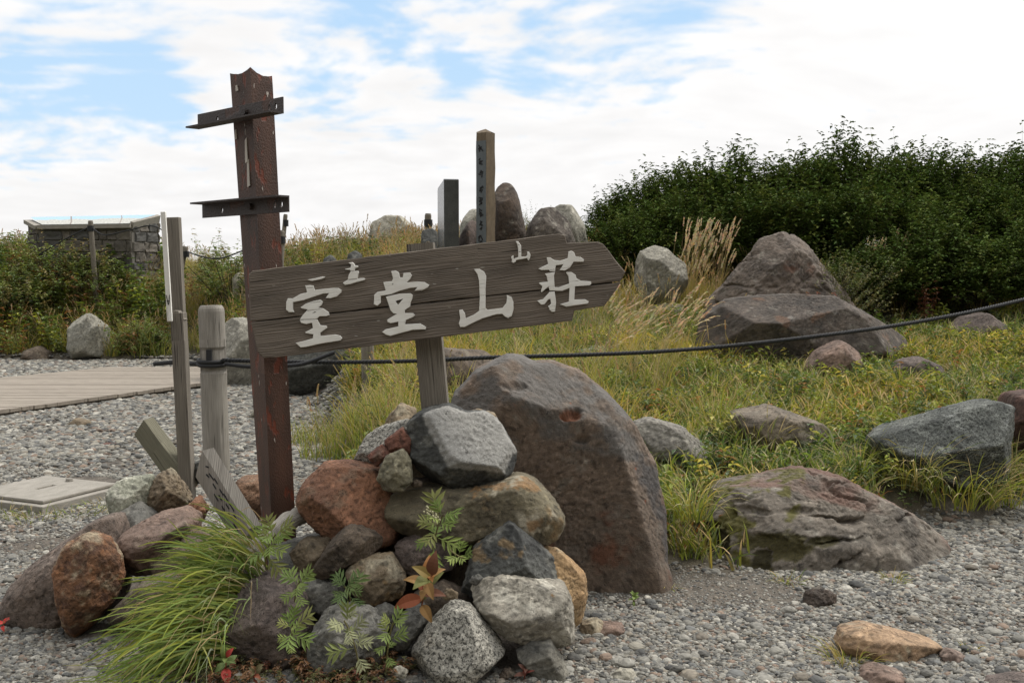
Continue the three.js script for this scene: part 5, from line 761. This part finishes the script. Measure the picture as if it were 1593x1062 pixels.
[[500, 715, .34], [545, 712, .44], [590, 705, .46], [640, 700, .42], [475, 690, .26], [520, 690, .42], [570, 680, .48], [620, 675, .46]].forEach(([x, y, h], i) => tuft('upright_tuft', x, y, `yellow green grass tuft left of the signboard post, ${['front row first', 'front row second', 'front row third', 'front row fourth', 'back row first', 'back row second', 'back row third', 'back row fourth'][i]} from the left`, { ...droop, seed: 720 + i, lean: .4, curl: 1.0, out: false, n: 150, r: .16, h0: h * .45, h1: h * 1.15, cols: [LIME, YEL, LIME, [.30, .25, .08], GREEN], stalks: 3, s0: .3, s1: .5, group: 'grass tufts left of the signboard post' }));
[[12, 800, .12], [58, 808, .13], [120, 800, .11], [165, 788, .11]].forEach(([x, y, h], i) => tuft('cover_tuft', x, y, `short grass at the front edge of the concrete cover, ${['leftmost', 'second', 'third', 'rightmost'][i]} tuft`, { ...droop, seed: 740 + i, n: 130, r: .15, h0: .04, h1: h, w: .005, cols: [GREEN, LIME, [.2, .17, .06]], group: 'grass at the concrete cover' }));
// reddish creeping growth on the soil before the heap
{
  const r = rng(55), sets = [0, 1, 2].map(i => ({ geo: herb(300 + i, { n: 8, r: .06, h0: .015, h1: .05, m: 3, leaf: .018, cols: [[.22, .07, .03], [.17, .09, .035], [.12, .12, .03], [.26, .13, .05]] }), list: [] }));
  for (let i = 0; i < 80; i++) { const p = groundAt(lerp(290, 620, r()), lerp(1020, 1075, r())); sets[i % 3].list.push([p.x, p.y + .008, p.z, r() * 6.28, 0, 0, .7 + .7 * r(), [1, 1, 1]]); }
  scatter('creeping_growth', 'reddish brown creeping growth on the soil before the heap', sets);
}
// plume grasses
const plumeO = { n: 50, r: .12, h0: .2, h1: .45, w: .006, lean: .4, curl: .8, cols: [YEL, LIME, STRAW], stalks: 22, s0: .55, s1: .95, scurl: 1.0, pc: [.60, .48, .28], pl: 1.35 };
[[985, 600, 3.2], [1020, 610, 3.0], [955, 590, 2.6], [1045, 590, .2], [925, 612, 3.4]].forEach(([x, y, w], i) => tuft('plume_grass', x, y, `pale nodding plume grass under the arrow tip, ${['second', 'fourth', 'middle', 'rightmost', 'leftmost'][i]} clump`, { ...plumeO, seed: 760 + i, wind: .1 + (w % 1) * .5, scurl: 1.5, group: 'plume grass under the arrow tip' }));
[[1058, 482], [1085, 478], [1112, 478], [1075, 488], [930, 395], [950, 400], [1420, 470], [1350, 480], [1385, 470]].forEach(([x, y], i) => tuft('plume_grass', x, y, `tan upright plume grass ${['left of the pyramid boulder, first clump', 'left of the pyramid boulder, second clump', 'left of the pyramid boulder, third clump', 'left of the pyramid boulder, foremost clump', 'right of the memorial boulders, left clump', 'right of the memorial boulders, right clump', 'before the thicket right of the flat boulder', 'just right of the pyramid boulder foot', 'between the flat boulder and the thicket'][i]}`, { ...plumeO, seed: 780 + i, stalks: 34, s0: .5, s1: i < 4 ? 1.15 : .9, scurl: .5, wind: 5.9 }));
tuft('grass_tuft', 1028, 482, 'yellow grass tuft at the foot of the pale slope boulder', { ...droop, seed: 790, lean: .4, curl: .9, out: false, n: 150, r: .28, h0: .15, h1: .36, cols: [YEL, LIME, STRAW] });
// red dock stalks
[[1190, 525], [1262, 535], [1440, 505], [1475, 480], [205, 470], [280, 480], [300, 470]].forEach(([x, y], i) => { const r = rng(800 + i), L = new Leafage(); for (let k = 0; k < 9; k++) { const a = r() * 6.28, pts = blade(L, [Math.cos(a) * .05, 0, Math.sin(a) * .05], a, .25 + .3 * r(), .007, .25 * r(), .3 * r(), [.16, .05, .03], 7); for (let m = 2; m < pts.length; m++) for (let q = 0; q < 5; q++) leaf(L, pts[m], r() * 6.28, r() - .3, .025 + .03 * r(), .5, vary(pick(r, [[.24, .06, .03], [.17, .06, .03], [.28, .14, .04]]), r)); } top('red_weed', L.build(), plantMat, groundAt(x, y), `reddish brown seeding weed ${['before the left end of the flat boulder', 'before the right end of the flat boulder', 'below the thicket right of the flat boulder', 'beside the purple grey stone', 'on the left bank below the map stand', 'on the bank right of the stake, nearer the stake', 'on the bank right of the stake, nearer the rusty post'][i]}`, 'weed'); });

// long grass flowing down left of the rusty post
{
  const r = rng(900), L = new Leafage(), base = P(345, 1000, 3.8); base.y = 0;
  for (let i = 0; i < 720; i++) {
    const t = r(), root = P(lerp(398, 325, t) + (r() - .5) * 60, lerp(868, 1022, t) + (r() - .5) * 30, lerp(3.9, 3.6, t) + (r() - .5) * .1).sub(base), dead = r() < .14, len = lerp(.14, lerp(.34, .50, t), Math.pow(r(), .7)), az = lerp(2.1, 3.0, r()) + (r() - .5) * (r() < .35 ? 2.4 : .6), curl = .6 + 1.3 * r();
    const col = vary(dead ? pick(r, [STRAW, [.36, .26, .12]]) : pick(r, [LIME, [.20, .28, .04], [.14, .21, .03], GREEN, [.30, .32, .06]]), r, .3);
    const tw = .35 + 1.3 * r(), seg = 9, w = (.0045 + .0055 * r()) * (dead ? .6 : 1), kink = dead ? 2 + Math.floor(r() * 5) : -1; let th = lerp(.12, 1.05, Math.pow(t, .6)) + .5 * r(), q = [root.x, root.y, root.z], prev = null, A = az;
    for (let k = 0; k <= seg; k++) { const ct = Math.cos(tw), sn = Math.sin(tw), sx = -Math.sin(A) * ct - Math.cos(A) * Math.cos(th) * sn, sy = Math.sin(th) * sn, sz = Math.cos(A) * ct - Math.sin(A) * Math.cos(th) * sn, ww = w * (k === seg ? .05 : 1 - .7 * Math.pow(k / seg, 1.6)), a = [q[0] - sx * ww / 2, q[1] - sy * ww / 2, q[2] - sz * ww / 2], b = [q[0] + sx * ww / 2, q[1] + sy * ww / 2, q[2] + sz * ww / 2]; if (prev) L.quad(prev[0], prev[1], b, a, col); prev = [a, b]; const st = len / seg; q = [q[0] + Math.cos(A) * Math.sin(th) * st, q[1] + Math.cos(th) * st, q[2] + Math.sin(A) * Math.sin(th) * st]; th = Math.min(th + curl / seg * (.7 + .7 * k / seg), 2.2); if (k === kink) { th += .7; A += r() - .5; } A += (r() - .5) * .16; th += (r() - .5) * .1; if (q[1] < .02 + .04 * r()) { q[1] = .02 + .04 * r(); th = 1.5; } }
  }
  top('long_grass_tuft', L.build(), plantMat, base, 'bright green long grass tuft flowing down left of the rusty post', 'grass');
}
// leafy plants among the stones: each leaf is a mesh
function lobed(len, r) { const L = new Leafage(), col = [1, 1, 1]; const ax = (k) => [0, len * .08 * Math.sin(k * 2.5), len * k]; const lobe = (k, s, l) => { const p = ax(k), q = ax(k + .07), t = [s * l * .75, p[1] - l * .12, p[2] + l * .75], m = [s * l * .26, p[1] + .002, p[2] + l * .46 + len * .03]; L.tri(p, [s * l * .46, p[1], p[2] + l * .32], t, col); L.tri(p, t, m, col); L.tri(p, m, q, col); }; for (const [k, l] of [[.26, .42], [.48, .56], [.70, .44]]) { lobe(k, 1, len * l); lobe(k, -1, len * l); } L.tri(ax(.0), addv(ax(.8), [len * .05, 0, 0]), addv(ax(.8), [-len * .05, 0, 0]), col); L.tri(addv(ax(.78), [len * .08, 0, 0]), ax(1.05), addv(ax(.78), [-len * .08, 0, 0]), col); return L.build(); }
function ovate(len, wid) { const L = new Leafage(), n = 7, col = [1, 1, 1]; let pv = null; for (let i = 0; i <= n; i++) { const k = i / n, w = wid * Math.pow(Math.sin(Math.PI * Math.pow(k, .75)), .9) / 2 + .0006, z = len * k, y = .22 * len * Math.sin(k * 2.6) - .12 * len * k, e = .25 * w; const c = [0, y, z], a = [-w, y + e, z], b = [w, y + e, z]; if (pv) { L.quad(pv[0], pv[1], c, a, col); L.quad(pv[1], pv[2], b, c, col); } pv = [a, c, b]; } return L.build(); }
const lobedG = [.07, .09, .11].map(l => lobed(l)), ovateG = [[.07, .034], [.09, .042], [.11, .05]].map(a => ovate(...a));
const leafMats = new Map(); const leafMat = c => { const k = c.map(v => v.toFixed(3)).join(); if (!leafMats.has(k)) leafMats.set(k, new THREE.MeshStandardMaterial({ color: new THREE.Color(...c), roughness: .7, side: THREE.DoubleSide })); return leafMats.get(k); };
function leafyPlant(px, py, tx, ty, d, n, geos, cols, label, o = {}) {
  const r = rng(o.seed || px + py), a = P(px, py, d), b = P(tx, ty, d - (o.fwd ?? .06)), s = thing('leafy_plant', a, label, 'plant'), curve = new THREE.QuadraticBezierCurve3(new THREE.Vector3(), new THREE.Vector3((b.x - a.x) * .3, (b.y - a.y) * .7, .02), b.clone().sub(a));
  part(s, 'stem', new THREE.TubeGeometry(curve, 12, .0028, 6), leafMat(o.stem || [.16, .14, .05]));
  for (let i = 0; i < n; i++) { const t = lerp(o.t0 ?? .25, 1, i / (n - 1)), p = curve.getPoint(t), m = part(s, 'leaf', geos[Math.floor(r() * geos.length)], leafMat(cols[Math.floor(r() * cols.length)])); m.position.copy(p); m.rotation.order = 'YXZ'; const tilt = new THREE.Quaternion().setFromAxisAngle(new THREE.Vector3(1, 0, 0), o.tilt ?? .75); m.rotation.set(lerp(.35, -.75, t) + (r() - .5) * .5, i * 2.4 + r() * .8, (r() - .5) * .4); m.quaternion.premultiply(tilt); m.scale.setScalar((.75 + .5 * r()) * (o.size || 1) * .9); }
  if (o.flower) { const f = []; for (let i = 0; i < 26; i++) { const g = new THREE.IcosahedronGeometry(.0045, 0); g.translate((r() - .5) * .03, i * .0028, (r() - .5) * .03); f.push(g); } const m = part(s, 'flower_head', mergeGeometries(f), leafMat([.42, .40, .24])); m.userData.kind = 'stuff'; m.position.copy(b).sub(a).add(new THREE.Vector3(-.015, -.02, .02)); m.rotation.z = .7; }
  return s;
}
const MG = [[.17, .235, .045], [.13, .19, .035], [.20, .25, .055], [.18, .19, .05]];
leafyPlant(672, 872, 688, 803, 3.80, 13, lobedG, MG, 'green lobed plant with a pale flower spray on the olive slab', { flower: true, size: 1.05 });
leafyPlant(412, 880, 428, 832, 3.80, 12, lobedG, MG, 'bright green lobed plant at the foot of the rusty post', { size: 1.1 });
leafyPlant(458, 935, 466, 905, 3.64, 9, lobedG, [[.10, .15, .03], [.14, .19, .04]], 'small green lobed plant above the purple brown stone', { size: .75 });
leafyPlant(452, 1015, 455, 972, 3.5, 10, lobedG, MG, 'green lobed plant on the front of the purple brown stone', { size: .85 });
leafyPlant(545, 935, 535, 912, 3.68, 9, lobedG, [[.06, .10, .022], [.08, .12, .025]], 'dark green lobed plant left of the rounded tan stone', { size: .85 });
leafyPlant(560, 1045, 535, 965, 3.46, 12, lobedG, [[.18, .21, .06], [.13, .17, .045], [.24, .25, .13]], 'pale sprawling plant on the grey cracked stone', { size: .85, fwd: .02 });
leafyPlant(600, 1045, 612, 968, 3.5, 9, lobedG, [[.19, .22, .05], [.14, .19, .04]], 'yellow green plant between the cracked stone and the speckled boulder', { size: .7 });
leafyPlant(700, 855, 720, 868, 3.7, 4, lobedG, MG, 'single green sprig on the dark wedge stone', { size: .7, t0: .6 });
leafyPlant(655, 950, 672, 895, 3.66, 15, ovateG, [[.25, .065, .02], [.27, .11, .022], [.30, .045, .02], [.20, .14, .03], [.12, .125, .025], [.24, .13, .035], [.15, .055, .025]], 'red and orange leaved plant in the middle of the heap', { size: .95, stem: [.22, .07, .03], fwd: .14, t0: .1 });
leafyPlant(350, 1050, 352, 1022, 3.5, 7, ovateG, [[.32, .03, .02], [.11, .15, .03], [.27, .12, .03], [.09, .13, .03]], 'small plant with one red and several green leaves at the bottom left', { size: .8, stem: [.25, .06, .03] });
leafyPlant(985, 938, 986, 926, 4.36, 8, ovateG, [[.13, .2, .04], [.16, .22, .05]], 'tiny green seedling at the foot of the huge boulder', { size: .4, fwd: 0 });
leafyPlant(4, 975, 8, 965, 4.0, 4, ovateG, [[.42, .03, .02], [.3, .05, .03]], 'tiny red seedling at the left edge', { size: .4, fwd: 0 });
leafyPlant(815, 1062, 818, 1040, 3.55, 6, ovateG, [[.2, .05, .035], [.14, .06, .04]], 'dull red seedling between the granite boulder and the small stone', { size: .4, fwd: 0, stem: [.2, .06, .04] });
leafyPlant(395, 1062, 398, 1042, 3.5, 8, ovateG, [[.25, .07, .03], [.2, .1, .04], [.12, .1, .04]], 'low reddish plant under the purple brown stone', { size: .45, fwd: 0, stem: [.2, .06, .04] });
renderer.render(scene, camera);
